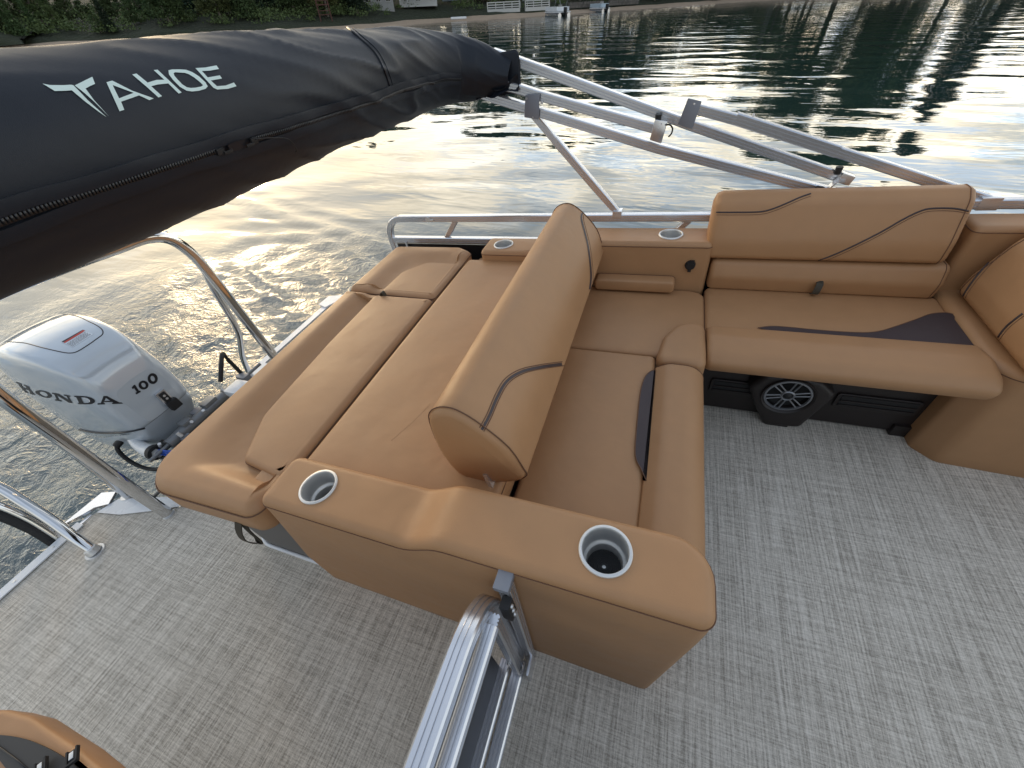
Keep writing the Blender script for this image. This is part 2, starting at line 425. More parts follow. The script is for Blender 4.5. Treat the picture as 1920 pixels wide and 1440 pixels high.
def cupholder(x, y, z, R, parent, depth=.085):
    """stainless cup holder: rolled flange, stepped well, ribbed rubber mat"""
    prof = [(R*.86, z-.002), (R*.90, z+.004), (R*.97, z+.005), (R, z+.001), (R*.985, z-.003)]
    prof = [(R*.985, z-.004), (R, z+.001), (R*.985, z+.0040), (R*.95, z+.0050), (R*.875, z+.0050), (R*.852, z+.003), (R*.845, z-.003),
            (R*.84, z-.02), (R*.83, z-.045), (R*.80, z-.050), (R*.72, z-.052), (R*.69, z-.056), (R*.68, z-depth), (0, z-depth)]
    n = 48; vs = []; fs = []
    for r, h in prof[:-1]: vs += [Vector((x+math.cos(2*math.pi*i/n)*r, y+math.sin(2*math.pi*i/n)*r, h)) for i in range(n)]
    for j in range(len(prof)-2): fs += [(j*n+i, j*n+(i+1) % n, (j+1)*n+(i+1) % n, (j+1)*n+i) for i in range(n)]
    fs.append(tuple(range((len(prof)-2)*n, (len(prof)-1)*n)))
    c = mk('cup_holder', vs, fs, STEEL, parent, True, 50)
    return c
def cupmat(x, y, z, R, parent, depth=.085):
    n = 40; b = Buf(); zf = z-depth+.001; prof = [(R*.67, zf), (R*.67, zf+.004)]
    for i in range(7):
        r = R*(.62-.07*i); prof += [(r, zf+.004), (r-.0008, zf+.0058), (r-R*.03, zf+.0058), (r-R*.034, zf+.004)]
    prof += [(R*.09, zf+.004), (R*.08, zf)]
    vs = []; fs = []
    for r, h in prof: vs += [Vector((x+math.cos(2*math.pi*i/n)*r, y+math.sin(2*math.pi*i/n)*r, h)) for i in range(n)]
    for j in range(len(prof)-1): fs += [(j*n+i, j*n+(i+1) % n, (j+1)*n+(i+1) % n, (j+1)*n+i) for i in range(n)]
    return mk('rubber_mat', vs, fs, BLACK, parent, True, 30)
# ================================================================== WATER
def P2(v): return Vector((v.x, v.y))
MOT = P2(B4 @ Vector((-2.7, .65, -.4)))          # where the propeller churns
def build_water():
    nx, ny = 430, 430
    def axis(n, lo, hi, c, k):
        t = np.linspace(-1, 1, n); s = np.sinh(t*k)/np.sinh(k)
        return np.where(s < 0, c+s*(c-lo), c+s*(hi-c))
    xs = axis(nx, -900, 900, -3.5, 6.0); ys = axis(ny, -500, 1300, 3.0, 6.3)
    Xg, Yg = np.meshgrid(xs, ys); d = np.hypot(Xg+1, Yg-1)
    fade = np.exp(-(d/16)**2)
    z = np.zeros_like(Xg)
    # long soft swells made by the hull
    rs = np.random.RandomState(3)
    for i in range(16):
        a = rs.uniform(0, 2*math.pi); k = rs.uniform(1.2, 3.6); p = rs.uniform(0, 6.28)
        z += .0022/k*2*np.sin(k*(Xg*math.cos(a)+Yg*math.sin(a))+p+.5*np.sin(.7*Xg+p))*fade
    # wake: crests that leave the stern in curves
    def crest(path, w, h, n=3, gap=.16):
        P = spline([Vector((*p, 0)) for p in path], 10)
        A = np.array([(q.x, q.y) for q in P]); best = np.full(Xg.shape, 1e9); tt = np.zeros(Xg.shape)
        m = (np.abs(Xg-A[:, 0].mean()) < 14) & (np.abs(Yg-A[:, 1].mean()) < 14)
        xg, yg = Xg[m], Yg[m]; b = np.full(xg.shape, 1e9); s = np.zeros(xg.shape)
        for i, q in enumerate(A):
            t_ = A[min(i+1, len(A)-1)]-A[max(i-1, 0)]; t_ = t_/np.linalg.norm(t_)
            dd = np.hypot(xg-q[0], yg-q[1]); sd_ = (xg-q[0])*-t_[1]+(yg-q[1])*t_[0]
            u = dd < b; b[u] = dd[u]; s[u] = sd_[u]; 
        over = np.sqrt(np.maximum(b**2-s**2, 0))
        z[m] += h*np.cos(s/gap*2*math.pi)*np.exp(-(s/w)**2)*np.exp(-(over/.5)**2)
    w_ = lambda px, py: tuple(shore(px, py).xy)
    crest([w_(735, 470), w_(640, 432), w_(540, 405), w_(440, 372), w_(330, 355)], .34, .034, gap=.34)
    crest([w_(690, 515), w_(640, 470), w_(560, 440), w_(470, 420)], .3, .022, gap=.22)
    crest([w_(545, 610), w_(520, 560), w_(480, 520), w_(430, 500), w_(380, 520)], .24, .022, gap=.15)
    crest([w_(600, 560), w_(570, 520), w_(530, 488), w_(480, 470)], .2, .018, gap=.14)
    # churned water round the motor
    dm = np.hypot(Xg-MOT.x, Yg-MOT.y)
    ch = np.exp(-(dm/2.6)**2)
    for i in range(34):
        a = rs.uniform(0, 2*math.pi); k = rs.uniform(5, 17); p = rs.uniform(0, 6.28)
        z += .0052*(6/k)*np.sin(k*(Xg*math.cos(a)+Yg*math.sin(a))+p+1.3*np.sin(1.9*Xg-1.3*Yg+p))*ch
    vs = np.stack([Xg, Yg, z], -1).reshape(-1, 3)
    i = np.arange(nx-1)[None, :]+np.arange(ny-1)[:, None]*nx; i = i.reshape(-1)
    fs = np.stack([i, i+1, i+1+nx, i+nx], -1)
    me = bpy.data.meshes.new('water'); me.vertices.add(len(vs)); me.vertices.foreach_set('co', vs.ravel())
    me.loops.add(fs.size); me.loops.foreach_set('vertex_index', fs.ravel())
    me.polygons.add(len(fs)); me.polygons.foreach_set('loop_start', np.arange(len(fs))*4); me.polygons.foreach_set('loop_total', np.full(len(fs), 4))
    me.update(); me.validate()
    m = bpy.data.materials.new('lake_water'); m.use_nodes = True; t = m.node_tree; b = t.nodes['Principled BSDF']
    b.inputs['Base Color'].default_value = (.012, .030, .028, 1); b.inputs['Roughness'].default_value = .035
    b.inputs['IOR'].default_value = 1.68; b.inputs['Specular IOR Level'].default_value = 1.0
    tcn = t.nodes.new('ShaderNodeTexCoord'); pos = tcn.outputs['Object']
    def noi(sc, det, rot=0, dist=0., typ=None, rough=.5):
        mp = t.nodes.new('ShaderNodeMapping'); mp.inputs['Scale'].default_value = (*sc, 1); mp.inputs['Rotation'].default_value = (0, 0, rot)
        n = t.nodes.new('ShaderNodeTexNoise'); n.inputs['Scale'].default_value = 1; n.inputs['Detail'].default_value = det; n.inputs['Distortion'].default_value = dist; n.inputs['Roughness'].default_value = rough
        if typ: n.noise_type = typ
        t.links.new(pos, mp.inputs[0]); t.links.new(mp.outputs[0], n.inputs['Vector']); return n.outputs['Fac']
    def dist_from(p, inner, outer):
        v = t.nodes.new('ShaderNodeVectorMath'); v.operation = 'DISTANCE'; t.links.new(pos, v.inputs[0]); v.inputs[1].default_value = (p[0], p[1], 0)
        mr = t.nodes.new('ShaderNodeMapRange'); mr.inputs['From Min'].default_value = inner; mr.inputs['From Max'].default_value = outer; mr.interpolation_type = 'SMOOTHSTEP'
        t.links.new(v.outputs['Value'], mr.inputs[0]); return mr.outputs[0]
    def bump(h, s, d, prev=None):
        bp = t.nodes.new('ShaderNodeBump'); bp.inputs['Distance'].default_value = d
        if isinstance(s, (int, float)): bp.inputs['Strength'].default_value = s
        else: t.links.new(s, bp.inputs['Strength'])
        t.links.new(h, bp.inputs['Height'])
        if prev: t.links.new(prev, bp.inputs['Normal'])
        return bp.outputs[0]
    calm = noi((.12, .22), 2)                       # patches that are calmer than others
    cmr = t.nodes.new('ShaderNodeMapRange'); t.links.new(calm, cmr.inputs[0]); cmr.inputs['From Min'].default_value = .38; cmr.inputs['From Max'].default_value = .62
    cmr.inputs['To Min'].default_value = .35; cmr.inputs['To Max'].default_value = 1.0
    near = dist_from((MOT.x, MOT.y), 1.2, 4.6)      # 0 in the wash, 1 outside
    inv = M1('SUBTRACT', 1.0, near, tree=t)
    n = bump(noi((.30, .50), 1, .3, .4), .50, .20)
    n = bump(noi((.9, 2.4), 2, -.10, .6), M1('MULTIPLY', cmr.outputs[0], .25, tree=t), .05, n)
    n = bump(noi((2.8, 8), 1, .06, .4), M1('MULTIPLY', cmr.outputs[0], .22, tree=t), .012, n)
    n = bump(noi((4.2, 6), 5, .5, 1.4, rough=.6), M1('MULTIPLY', inv, .36, tree=t), .12, n)
    n = bump(noi((22, 26), 3, .2, 1.0), M1('MULTIPLY', inv, .4, tree=t), .016, n)
    t.links.new(n, b.inputs['Normal'])
    # foam flecks and aerated water behind the propeller
    fo = noi((9, 11), 6, .4, 2.2, rough=.68); fm = t.nodes.new('ShaderNodeMapRange'); t.links.new(fo, fm.inputs[0]); fm.inputs['From Min'].default_value = .60; fm.inputs['From Max'].default_value = .72
    close = dist_from((MOT.x, MOT.y), .3, 2.8); ci = M1('SUBTRACT', 1.0, close, tree=t)
    fmask = M1('MULTIPLY', M1('MULTIPLY', fm.outputs[0], ci, tree=t), .35, tree=t)
    mixc = t.nodes.new('ShaderNodeMix'); mixc.data_type = 'RGBA'; t.links.new(ci, mixc.inputs[0]); mixc.inputs[6].default_value = (.014, .036, .036, 1); mixc.inputs[7].default_value = (.012, .040, .036, 1)
    mix2 = t.nodes.new('ShaderNodeMix'); mix2.data_type = 'RGBA'; t.links.new(fmask, mix2.inputs[0]); t.links.new(mixc.outputs[2], mix2.inputs[6]); mix2.inputs[7].default_value = (.42, .46, .42, 1)
    t.links.new(mix2.outputs[2], b.inputs['Base Color'])
    t.links.new(M1('MULTIPLY_ADD', fmask, .6, .035, tree=t), b.inputs['Roughness'])
    o = link('water', me, m); structure(o, False)
build_water()

# ================================================================== FAR SHORE
# waterline, from left to right (world metres on the water plane)
SH = [Vector((-260, -120, 0)), Vector((-170, -20, 0))]+[shore(*p) for p in [(-120, 106), (0, 97), (170, 88), (340, 78), (500, 68), (640, 58)]]
SH += [shore(*p) for p in [(810, 43), (930, 36), (1060, 27), (1150, 20), (1300, 10), (1400, 3)]]
e = SH[-1]; SH += [Vector((e.x+22, e.y+3, 0)), Vector((e.x+55, e.y-4, 0)), Vector((e.x+95, e.y-22, 0)), Vector((e.x+150, e.y-60, 0)), Vector((e.x+230, e.y-130, 0))]
SHL = spline(SH, 6)
def shore_at(az):
    """waterline point in the direction az (radians from +Y to +X)"""
    best = min(SHL, key=lambda p: abs(math.atan2(p.x, p.y)-az)); i = SHL.index(best)
    for a, b in zip(SHL, SHL[1:]):
        f = lambda p: math.atan2(p.x, p.y)-az
        if f(a)*f(b) <= 0:
            k = f(a)/(f(a)-f(b)); return a.lerp(b, k)
    return best
def inland(d):      # bank height above the lake, d metres behind the waterline
    for (a, za), (b, zb) in zip([(-3, -.5), (0, 0), (3.2, .42), (4.4, .8), (9, 1.7), (25, 3.2), (90, 7)], [(0, 0), (3.2, .42), (4.4, .8), (9, 1.7), (25, 3.2), (90, 7), (91, 7)]):
        if a <= d <= b: return za+(zb-za)*(d-a)/(b-a)
    return 7
def strip(name, ds, m):
    vs = []; fs = []; k = len(ds)
    for i, p in enumerate(SHL):
        t = (SHL[min(i+1, len(SHL)-1)]-SHL[max(i-1, 0)]).normalized(); nrm = Vector((-t.y, t.x, 0))
        for d in ds:
            w = noise.noise(Vector((p.x*.13, p.y*.13, d)))*min(1.2, abs(d)*.3)
            vs.append(p+nrm*(d+w)+Vector((0, 0, inland(d)+(noise.noise(Vector((p.x*.2, p.y*.2, d)))*.15 if d > 2 else 0))))
    for i in range(len(SHL)-1):
        for j in range(k-1): fs.append((i*k+j, (i+1)*k+j, (i+1)*k+j+1, i*k+j+1))
    return mk(name, vs, fs, m, None, True, None)
SAND = mat('beach_sand', (.36, .27, .19), .9, var=(.8, .25), bump=(3, .6, .1))
GRASS = mat('bank_grass', (.022, .028, .012), .95, var=(.5, .5), bump=(2, 1, .3))
structure(strip('beach', [-2.5, 0, 1.2, 2.4, 3.3], SAND), False)
structure(strip('ground', [3.25, 4.4, 6, 9, 15, 25, 50, 90], GRASS), False)

# ---- trees
def leafmat(name, col):
    m = mat(name, col, .75, spec=.2); t = m.node_tree; b = t.nodes['Principled BSDF']
    g = t.nodes.new('ShaderNodeObjectInfo'); n = t.nodes.new('ShaderNodeTexNoise'); n.inputs['Scale'].default_value = .55; n.inputs['Detail'].default_value = 3
    t.links.new(t.nodes['tc'].outputs['Object'], n.inputs['Vector'])
    h = t.nodes.new('ShaderNodeHueSaturation'); h.inputs['Color'].default_value = (*col, 1)
    t.links.new(M1('MULTIPLY_ADD', g.outputs['Random'], .05, .475, tree=t), h.inputs['Hue'])
    v = M1('MULTIPLY_ADD', n.outputs['Fac'], 1.3, .35, tree=t); v = M1('MULTIPLY', v, M1('MULTIPLY_ADD', g.outputs['Random'], .5, .75, tree=t), tree=t)
    t.links.new(v, h.inputs['Value']); t.links.new(h.outputs[0], b.inputs['Base Color'])
    b.inputs['Subsurface Weight'].default_value = 0
    return m
LEAF = [leafmat('leaf_deep_green', (.062, .092, .036)), leafmat('leaf_mid_green', (.088, .118, .044)), leafmat('needle_dark_green', (.026, .048, .026)), leafmat('leaf_yellow_green', (.125, .140, .052))]
BARK = mat('tree_bark', (.17, .145, .12), .9, bump=(6, .8, .05), var=(3, .3))
def crown_mesh(seed, kind, m):
    r = random.Random(seed); vs = []; fs = []
    def leaf(c, s):
        a = Vector((r.gauss(0, 1), r.gauss(0, 1), r.gauss(0, 1))).normalized(); b = a.orthogonal().normalized()
        b = Matrix.Rotation(r.uniform(0, 6.28), 3, a) @ b; d = a.cross(b); k = len(vs)
        vs.extend([c+b*s, c+d*s*.6, c-b*s, c-d*s*.6]); fs.append((k, k+1, k+2, k+3))
    if kind == 'round':
        cl = []
        for i in range(34):
            z = r.uniform(.24, 1.0); w = .34*max(.3, math.sin(math.pi*max(0, min(1, (z-.1)/.95))))**.6; a = r.uniform(0, 6.28); q = w*math.sqrt(r.random())
            cl.append((Vector((math.cos(a)*q, math.sin(a)*q, z-.06)), r.uniform(.07, .14)))
        for c, s in cl:
            for j in range(int(210*s/.1)):
                d = Vector((r.gauss(0, 1), r.gauss(0, 1), r.gauss(0, 1))).normalized()*s*(r.random()**.35); d.z *= .75
                leaf(c+d, r.uniform(.010, .026))
    else:
        for i in range(6000):
            z = r.random()**1.2; tier = (z*9) % 1; w = .21*(1-z)**.8*(1.15-.5*tier)+.01; a = r.uniform(0, 6.28); q = w*r.random()**.4
            leaf(Vector((math.cos(a)*q, math.sin(a)*q, .10+z*.90-.05*q/.2)), r.uniform(.010, .024))
    me = bpy.data.meshes.new('crown'); me.from_pydata([tuple(v) for v in vs], [], fs); me.materials.append(m); return me
def trunk_mesh(seed, lean=.0):
    r = random.Random(seed); b = Buf()
    P = spline([Vector((0, 0, -.05)), Vector((r.uniform(-.02, .02), r.uniform(-.02, .02), .3)), Vector((r.uniform(-.05, .05), r.uniform(-.05, .05), .85))], 4)
    v, f = sweep('', P, circ(.024, 7), None, None, up=(1, 0, 0), scale=[1-.8*i/(len(P)-1) for i in range(len(P))], ret=True); b.add(v, f)
    for i in range(6):
        z = r.uniform(.3, .7); a = r.uniform(0, 6.28); q = r.uniform(.12, .24)
        b.cyl((0, 0, z), (math.cos(a)*q, math.sin(a)*q, z+r.uniform(.08, .2)), .008, .003, 5)
    me = bpy.data.meshes.new('trunk'); me.from_pydata(b.v, [], b.f); me.materials.append(BARK)
    me.polygons.foreach_set('use_smooth', [True]*len(me.polygons)); return me
CROWNS = [(crown_mesh(1, 'round', LEAF[0]), 'dark broadleaf'), (crown_mesh(2, 'round', LEAF[1]), 'mid green broadleaf'), (crown_mesh(3, 'spire', LEAF[2]), 'dark conifer'),
          (crown_mesh(4, 'round', LEAF[3]), 'yellow green broadleaf'), (crown_mesh(5, 'round', LEAF[0]), 'dark broadleaf'), (crown_mesh(6, 'spire', LEAF[0]), 'green conifer')]
TR = [trunk_mesh(i) for i in range(3)]
rt = random.Random(11)
TCOUNT = {}
ZONES = [(-62, 'left of the canopy lettering'), (-54, 'above the canopy lettering'), (-45, 'left of the red tower'), (-37, 'around the red tower'), (-31, 'left of the gabled cottage'), (-26, 'behind the white cottage'),
         (-20, 'right of the white cottage'), (-13, 'behind the railed sea wall'), (-5, 'behind the pontoon boats'), (4, 'left of the grey house'), (12, 'behind the grey house'), (23, 'right of the grey house'), (90, 'along the far right shore')]
ORD = lambda n: {1: 'first', 2: 'second', 3: 'third', 4: 'fourth', 5: 'fifth', 6: 'sixth', 7: 'seventh', 8: 'eighth', 9: 'ninth', 10: 'tenth'}.get(n, str(n)+('st' if n % 10 == 1 and n != 11 else 'nd' if n % 10 == 2 and n != 12 else 'rd' if n % 10 == 3 and n != 13 else 'th'))
def tree(az, back, h, k, w=1.0, row=0):
    p = shore_at(az); r = p.normalized(); q = p+r*back; z = inland(back*.9)-.1
    name = 'conifer_tree' if CROWNS[k][1].endswith('conifer') else 'broadleaf_tree'
    t = thing(name, '', 'tree', 'trees along the far shore', boat=False)
    zone = next(z for a, z in ZONES if math.degrees(az) < a); kind = CROWNS[k][1]; key = (zone, kind, row); TCOUNT[key] = TCOUNT.get(key, 0)+1
    t['label'] = f"{ORD(TCOUNT[key])} {kind} from left in the {('front', 'middle', 'back')[row]} row {zone}"
    t.location = (q.x, q.y, z); t.rotation_euler = (0, 0, rt.uniform(0, 6.28)); s = h; t.scale = (s*w, s*w, s)
    for nm, me in (('trunk', TR[rt.randrange(3)]), ('crown', CROWNS[k][0])):
        c = bpy.data.objects.new(nm, me); COL.objects.link(c); c.parent = t
    return t
D = math.radians
def canopy(az):     # how high the wood stands above the lake in each direction, degrees
    pts = [(-80, 4.5), (-64, 3.5), (-59.5, 2.6), (-57.5, .9), (-56, 1.2), (-54.5, 3.5), (-53.6, 1.6), (-52, 4.5), (-50, 6.5), (-40, 7.5), (-28, 8.5), (-24, 10), (-20, 9.5), (-16, 9.2), (-10, 9.0), (-6.5, 8.2), (-4.6, 5.2), (-1, 4.3), (4, 4.6), (7, 5.4), (8.8, 8.6),
           (11, 10.4), (14, 10.0), (18, 10.9), (21.0, 10.6), (22.6, 8.6), (23.8, 3.4), (27, 2.4), (31, 2.4), (45, 3.5), (60, 4)]
    for (a, va), (b, vb) in zip(pts, pts[1:]):
        if a <= az <= b: return va+(vb-va)*(az-a)/(b-a)
    return 4
az = -80
while az < 48:
    p = shore_at(D(az)); dist = p.length
    h = math.tan(D(canopy(az)))*(dist+16)+CAMH
    step = math.degrees(h*.34/dist)*rt.uniform(.75, 1.2)
    for row in range(3):
        bk = (8, 15, 25)[row]+rt.uniform(-2.5, 3)
        hh = (h if row else h*.72)*rt.uniform(.84, 1.0)-inland(bk)*.7
        a2 = az+rt.uniform(-.35, .35)*step+row*step*.37
        if row == 0 and -31 < az < -7: hh = min(hh, h)*rt.uniform(.85, 1.0); bk += 7
        k = rt.choices(range(6), (4, 4, 2, 1.4, 3, 2))[0]
        if row == 0 and -31 < math.degrees(D(a2)) < -24: continue
        if hh > 1.5: tree(D(a2), bk, hh, k, rt.uniform(.9, 1.25), row)
    az += step
# low growth under the trees: shrubs nobody could count
def shrubs():
    r = random.Random(5); vs = []; fs = []
    for i in range(1500):
        a = r.uniform(-80, 46)
        if -22 < a < -12 and r.random() < .75: continue
        if -31 < a < -24.5 and r.random() < .88: continue
        p = shore_at(D(a)); q = p+p.normalized()*r.uniform(6.0, 30); bk = (q-p).length; s = r.uniform(.7, 2.2)
        for j in range(90):
            d = Vector((r.gauss(0, 1), r.gauss(0, 1), abs(r.gauss(0, .8))))*.42*s; c = q+d+Vector((0, 0, inland(bk)))
            a_ = Vector((r.gauss(0, 1), r.gauss(0, 1), r.gauss(0, 1))).normalized(); b = a_.orthogonal().normalized(); e_ = a_.cross(b); k = len(vs); w = r.uniform(.05, .13)
            vs.extend([c+b*w, c+e_*w, c-b*w, c-e_*w]); fs.append((k, k+1, k+2, k+3))
    o = mk('undergrowth', vs, fs, LEAF[1], None, False, None); o['kind'] = 'stuff'; o['label'] = 'low shrubs growing under the trees on the far bank'; o['category'] = 'undergrowth'
shrubs()

# ---- cottages, railings and boats on the far shore
PAINTW = mat('white_house_paint', (.50, .50, .48), .7, var=(2, .06))
PAINTB = mat('pale_blue_siding', (.34, .42, .50), .7)
PAINTG = mat('weathered_grey_siding', (.30, .30, .29), .8, var=(2, .15))
ROOF = mat('dark_shingle', (.055, .052, .050), .9, var=(4, .3))
GLASS = mat('dark_window_glass', (.015, .018, .022), .06)
REDW = mat('red_stained_wood', (.09, .036, .028), .8, var=(3, .2))
STONE = mat('retaining_stone', (.11, .10, .09), .9, var=(1.5, .5), bump=(2, 1, .2))
def wplace(px, back):
    d = wray(px, 15); azr = math.atan2(d.x, d.y)
    p = shore_at(azr); r = p.normalized(); q = p+r*back; q.z = inland(back); return q, math.atan2(-r.x, r.y)
def finish(root, q, rz): root.location = q; root.rotation_euler = (0, 0, rz)
def house(px, back, w, dep, h, wall, label, porch=False, storeys=2, gable=1.6, nwin=3):
    """local frame: x along the front, -y faces the lake"""
    q, rz = wplace(px, back); t = thing('cottage', label, 'house', boat=False)
    b = Buf(); b.box((0, dep/2, h/2-.4), (w, dep, h+.8)); b.build('wall', wall, t)
    vs = [(-w/2-.3, -.35, h), (w/2+.3, -.35, h), (w/2+.3, dep+.35, h), (-w/2-.3, dep+.35, h), (-w/2-.3, dep/2, h+gable), (w/2+.3, dep/2, h+gable)]
    mk('roof', vs, [(0, 1, 5, 4), (2, 3, 4, 5), (0, 4, 3), (1, 2, 5), (0, 3, 2, 1)], ROOF, t, False, None)
    for s in range(storeys):
        z = 1.25+s*2.5
        if z > h-.5: break
        for i in range(nwin):
            x = -w/2+w*(i+.5)/nwin
            f = Buf(); f.box((x, -.03, z), (.8, .08, 1.15)); fo = f.build('window', PAINTW if wall is not PAINTW else PAINTW, t)
            g = Buf(); g.box((x, -.08, z), (.66, .03, 1.0)); g.build('pane', GLASS, fo)
            m_ = Buf(); m_.box((x, -.10, z), (.05, .02, 1.0)); m_.box((x, -.10, z), (.66, .02, .05)); m_.build('glazing_bar', PAINTW, fo)
    if porch:
        f = Buf(); f.box((0, -1.15, .12), (w, 2.2, .2)); f.build('porch_floor', PAINTW, t)
        f = Buf(); f.box((0, -1.15, 2.55), (w+.2, 2.4, .16)); f.build('porch_roof', PAINTW, t)
        for i in range(6):
            f = Buf(); f.box((-w/2+.1+(w-.2)*i/5, -2.15, 1.35), (.14, .14, 2.3)); f.build('porch_post', PAINTW, t)
        f = Buf()
        f.box((0, -2.15, 1.05), (w, .06, .07)); f.box((0, -2.15, .35), (w, .06, .07))
        for i in range(28): f.box((-w/2+w*i/27, -2.15, .7), (.04, .04, .65))
        f.build('porch_railing', PAINTW, t)
    finish(t, q, rz); return t
house(786, 11, 6.2, 6, 5.4, PAINTW, 'white two-storey cottage with a columned lakeside porch', porch=True)
house(712, 12, 4.6, 5, 3.4, PAINTG, 'grey gabled cottage half hidden by trees left of the white cottage', storeys=1, nwin=3)
house(846, 17, 3.0, 4, 3.6, PAINTB, 'pale blue cottage just right of the white porch cottage', storeys=1, nwin=2)
house(996, 13, 3.4, 4, 4.2, PAINTG, 'grey cottage behind the white dock railing', storeys=1, nwin=2)
# red timber play frame / stair tower
q, rz = wplace(606, 6); t = thing('timber_tower', 'small red timber stair tower among the trees left of the cottages', 'tower', boat=False)
for sx in (-1, 1):
    for sy in (-1, 1): box('post', (sx*.75, sy*.6, 1.5), (.14, .14, 3.4), REDW, t, bev=0)
box('platform', (0, 0, 1.5), (1.7, 1.4, .12), REDW, t, bev=0); box('platform', (0, 0, 3.15), (1.8, 1.5, .12), REDW, t, bev=0)
for z in (1.9, 2.3, .5, .9): box('rail', (0, -.68, z), (1.6, .06, .08), REDW, t, bev=0)
finish(t, q, rz)
def railing(px0, px1, back, label, h=1.0):
    a, _ = wplace(px0, back); b, _ = wplace(px1, back); L_ = (b-a).length; ang = math.atan2((b-a).y, (b-a).x)
    t = thing('shore_railing', label, 'railing', boat=False)
    w = Buf(); w.box((L_/2, .1, .1), (L_, .25, .5)); w.build('sea_wall', PAINTW, t)
    n = int(L_/1.3)
    for i in range(n+1): box('post', (L_*i/n, 0, .75), (.11, .11, .95), PAINTW, t, bev=0)
    for z in (.55, .85, 1.15): box('rail', (L_/2, 0, z), (L_, .06, .13), PAINTW, t, bev=0)
    t.location = (*a.xy, inland(back)-.05); t.rotation_euler = (0, 0, ang)
railing(914, 975, 4.6, 'white railed sea wall left of the garden arch on the far shore')
railing(985, 1030, 4.6, 'white railed sea wall between the garden arch and the canopied boat')
# white garden arch
q, rz = wplace(981, 5.5); t = thing('garden_arch', 'white trellis garden arch standing between the two sea walls', 'arch', boat=False)
A_ = [(-.7, 0, 0), (-.7, 0, 1.7)]+[(-math.cos(math.pi*i/10)*.7, 0, 1.9+math.sin(math.pi*i/10)*.7) for i in range(11)]+[(.7, 0, 1.7), (.7, 0, 0)]
for y in (-.3, .3): sweep('hoop', [(x, y, z) for x, _, z in A_], circ(.07, 6), PAINTW, t, up=(0, 1, 0))
b = Buf()
for x, _, z in A_: b.box((x, 0, z), (.06, .6, .06))
b.build('crosspieces', PAINTW, t); finish(t, q, rz)
def moored(px, py, label, canopy=True, L_=4.6, w=2.3, rot=.5, col=None):
    q = shore(px, py); rz = math.atan2(-q.x, q.y)+rot; t = thing('pontoon_boat', label, 'boat', boat=False)
    b = Buf()
    for s in (-1, 1): b.cyl((s*w*.36, -L_/2, .1), (s*w*.36, L_/2, .1), .3, .3, 10); b.build('pontoon', ALU, t) if s > 0 else None
    box('deck', (0, 0, .48), (w, L_, .12), WHITE, t, bev=0)
    b = Buf()
    for s in (-1, 1): b.box((s*w*.47, .1, .85), (.05, L_*.85, .5))
    b.box((0, -L_*.32, .85), (w*.9, .05, .5)); b.box((0, L_*.5, .85), (w*.9, .05, .5)); b.build('side_panel', col or WHITE, t)
    box('seat', (0, L_*.36, .75), (w*.8, .5, .4), PAINTW, t, bev=.05); box('console', (w*.2, 0, .95), (.5, .5, .8), PAINTG, t, bev=.05)
    mo = box('outboard', (0, -L_*.56, .75), (.36, .55, .6), BLACK, t, bev=.08); box('motor_leg', (0, -L_*.58, .2), (.16, .3, .7), BLACK, mo, bev=.02)
    if canopy:
        vs = []; n = 10
        for j in range(7):
            for i in range(n+1): a = math.pi*i/n; vs.append((-math.cos(a)*w*.5, -L_*.42+L_*.8*j/6, 1.95+math.sin(a)*.38))
        fs = [(j*(n+1)+i, j*(n+1)+i+1, (j+1)*(n+1)+i+1, (j+1)*(n+1)+i) for j in range(6) for i in range(n)]
        mk('canopy', vs, fs, mat('sage_canopy_cloth', (.50, .57, .46), .8), t)
        for sx in (-1, 1):
            for sy in (-.3, .3): b = Buf(); b.cyl((sx*w*.46, sy*L_*.4, .5), (sx*w*.46, sy*L_, 2.0), .03, .03, 6); b.build('canopy_pole', ALU, t)
    t.location = (q.x, q.y, 0); t.rotation_euler = (0, 0, rz)
house(1395, 12, 13, 7, 7.0, PAINTG, 'large grey lakeside house on the right, standing mostly above the picture edge', nwin=5)
moored(1045, 30, 'moored pontoon boat under a pale green canopy beside the white sea wall')
moored(1124, 22, 'small uncovered white pontoon boat beached right of the canopied boat', canopy=False, L_=3.6, w=1.9, rot=.7, col=mat('pale_blue_panel', (.45, .55, .62), .4))
moored(1325, 5, 'dark uncovered pontoon boat moored furthest right along the beach', canopy=False, L_=4.2, w=2.0, rot=1.2, col=PAINTG)
q, rz = wplace(858, 1.8); t = box('kayak', (0, 0, .12), (2.6, .55, .3), WHITE, bev=.14); tagm(t, 'upturned white kayak lying on the sand below the cottages', 'kayak'); ROOTS.remove(t); t.location = q; t.rotation_euler = (0, 0, rz+.1)
def wall(px0, px1, back, h, label):
    a, _ = wplace(px0, back); b, _ = wplace(px1, back); L_ = (b-a).length
    t = thing('retaining_wall', label, 'wall', boat=False); r = random.Random(px0)
    z = 0
    while z < h:
        x = 0
        while x < L_:
            s = r.uniform(.5, 1.0); box('stone', (x+s/2, r.uniform(-.04, .04), z+.2), (s-.05, .4, .38), STONE, t, bev=0); x += s
        z += .4
    t.location = (*a.xy, inland(back)-.15); t.rotation_euler = (0, 0, math.atan2((b-a).y, (b-a).x))
wall(1066, 1125, 4.4, .8, 'low dark stone retaining wall behind the two pontoon boats')
wall(1140, 1190, 4.4, .8, 'low dark stone retaining wall on the bank right of the small boat')
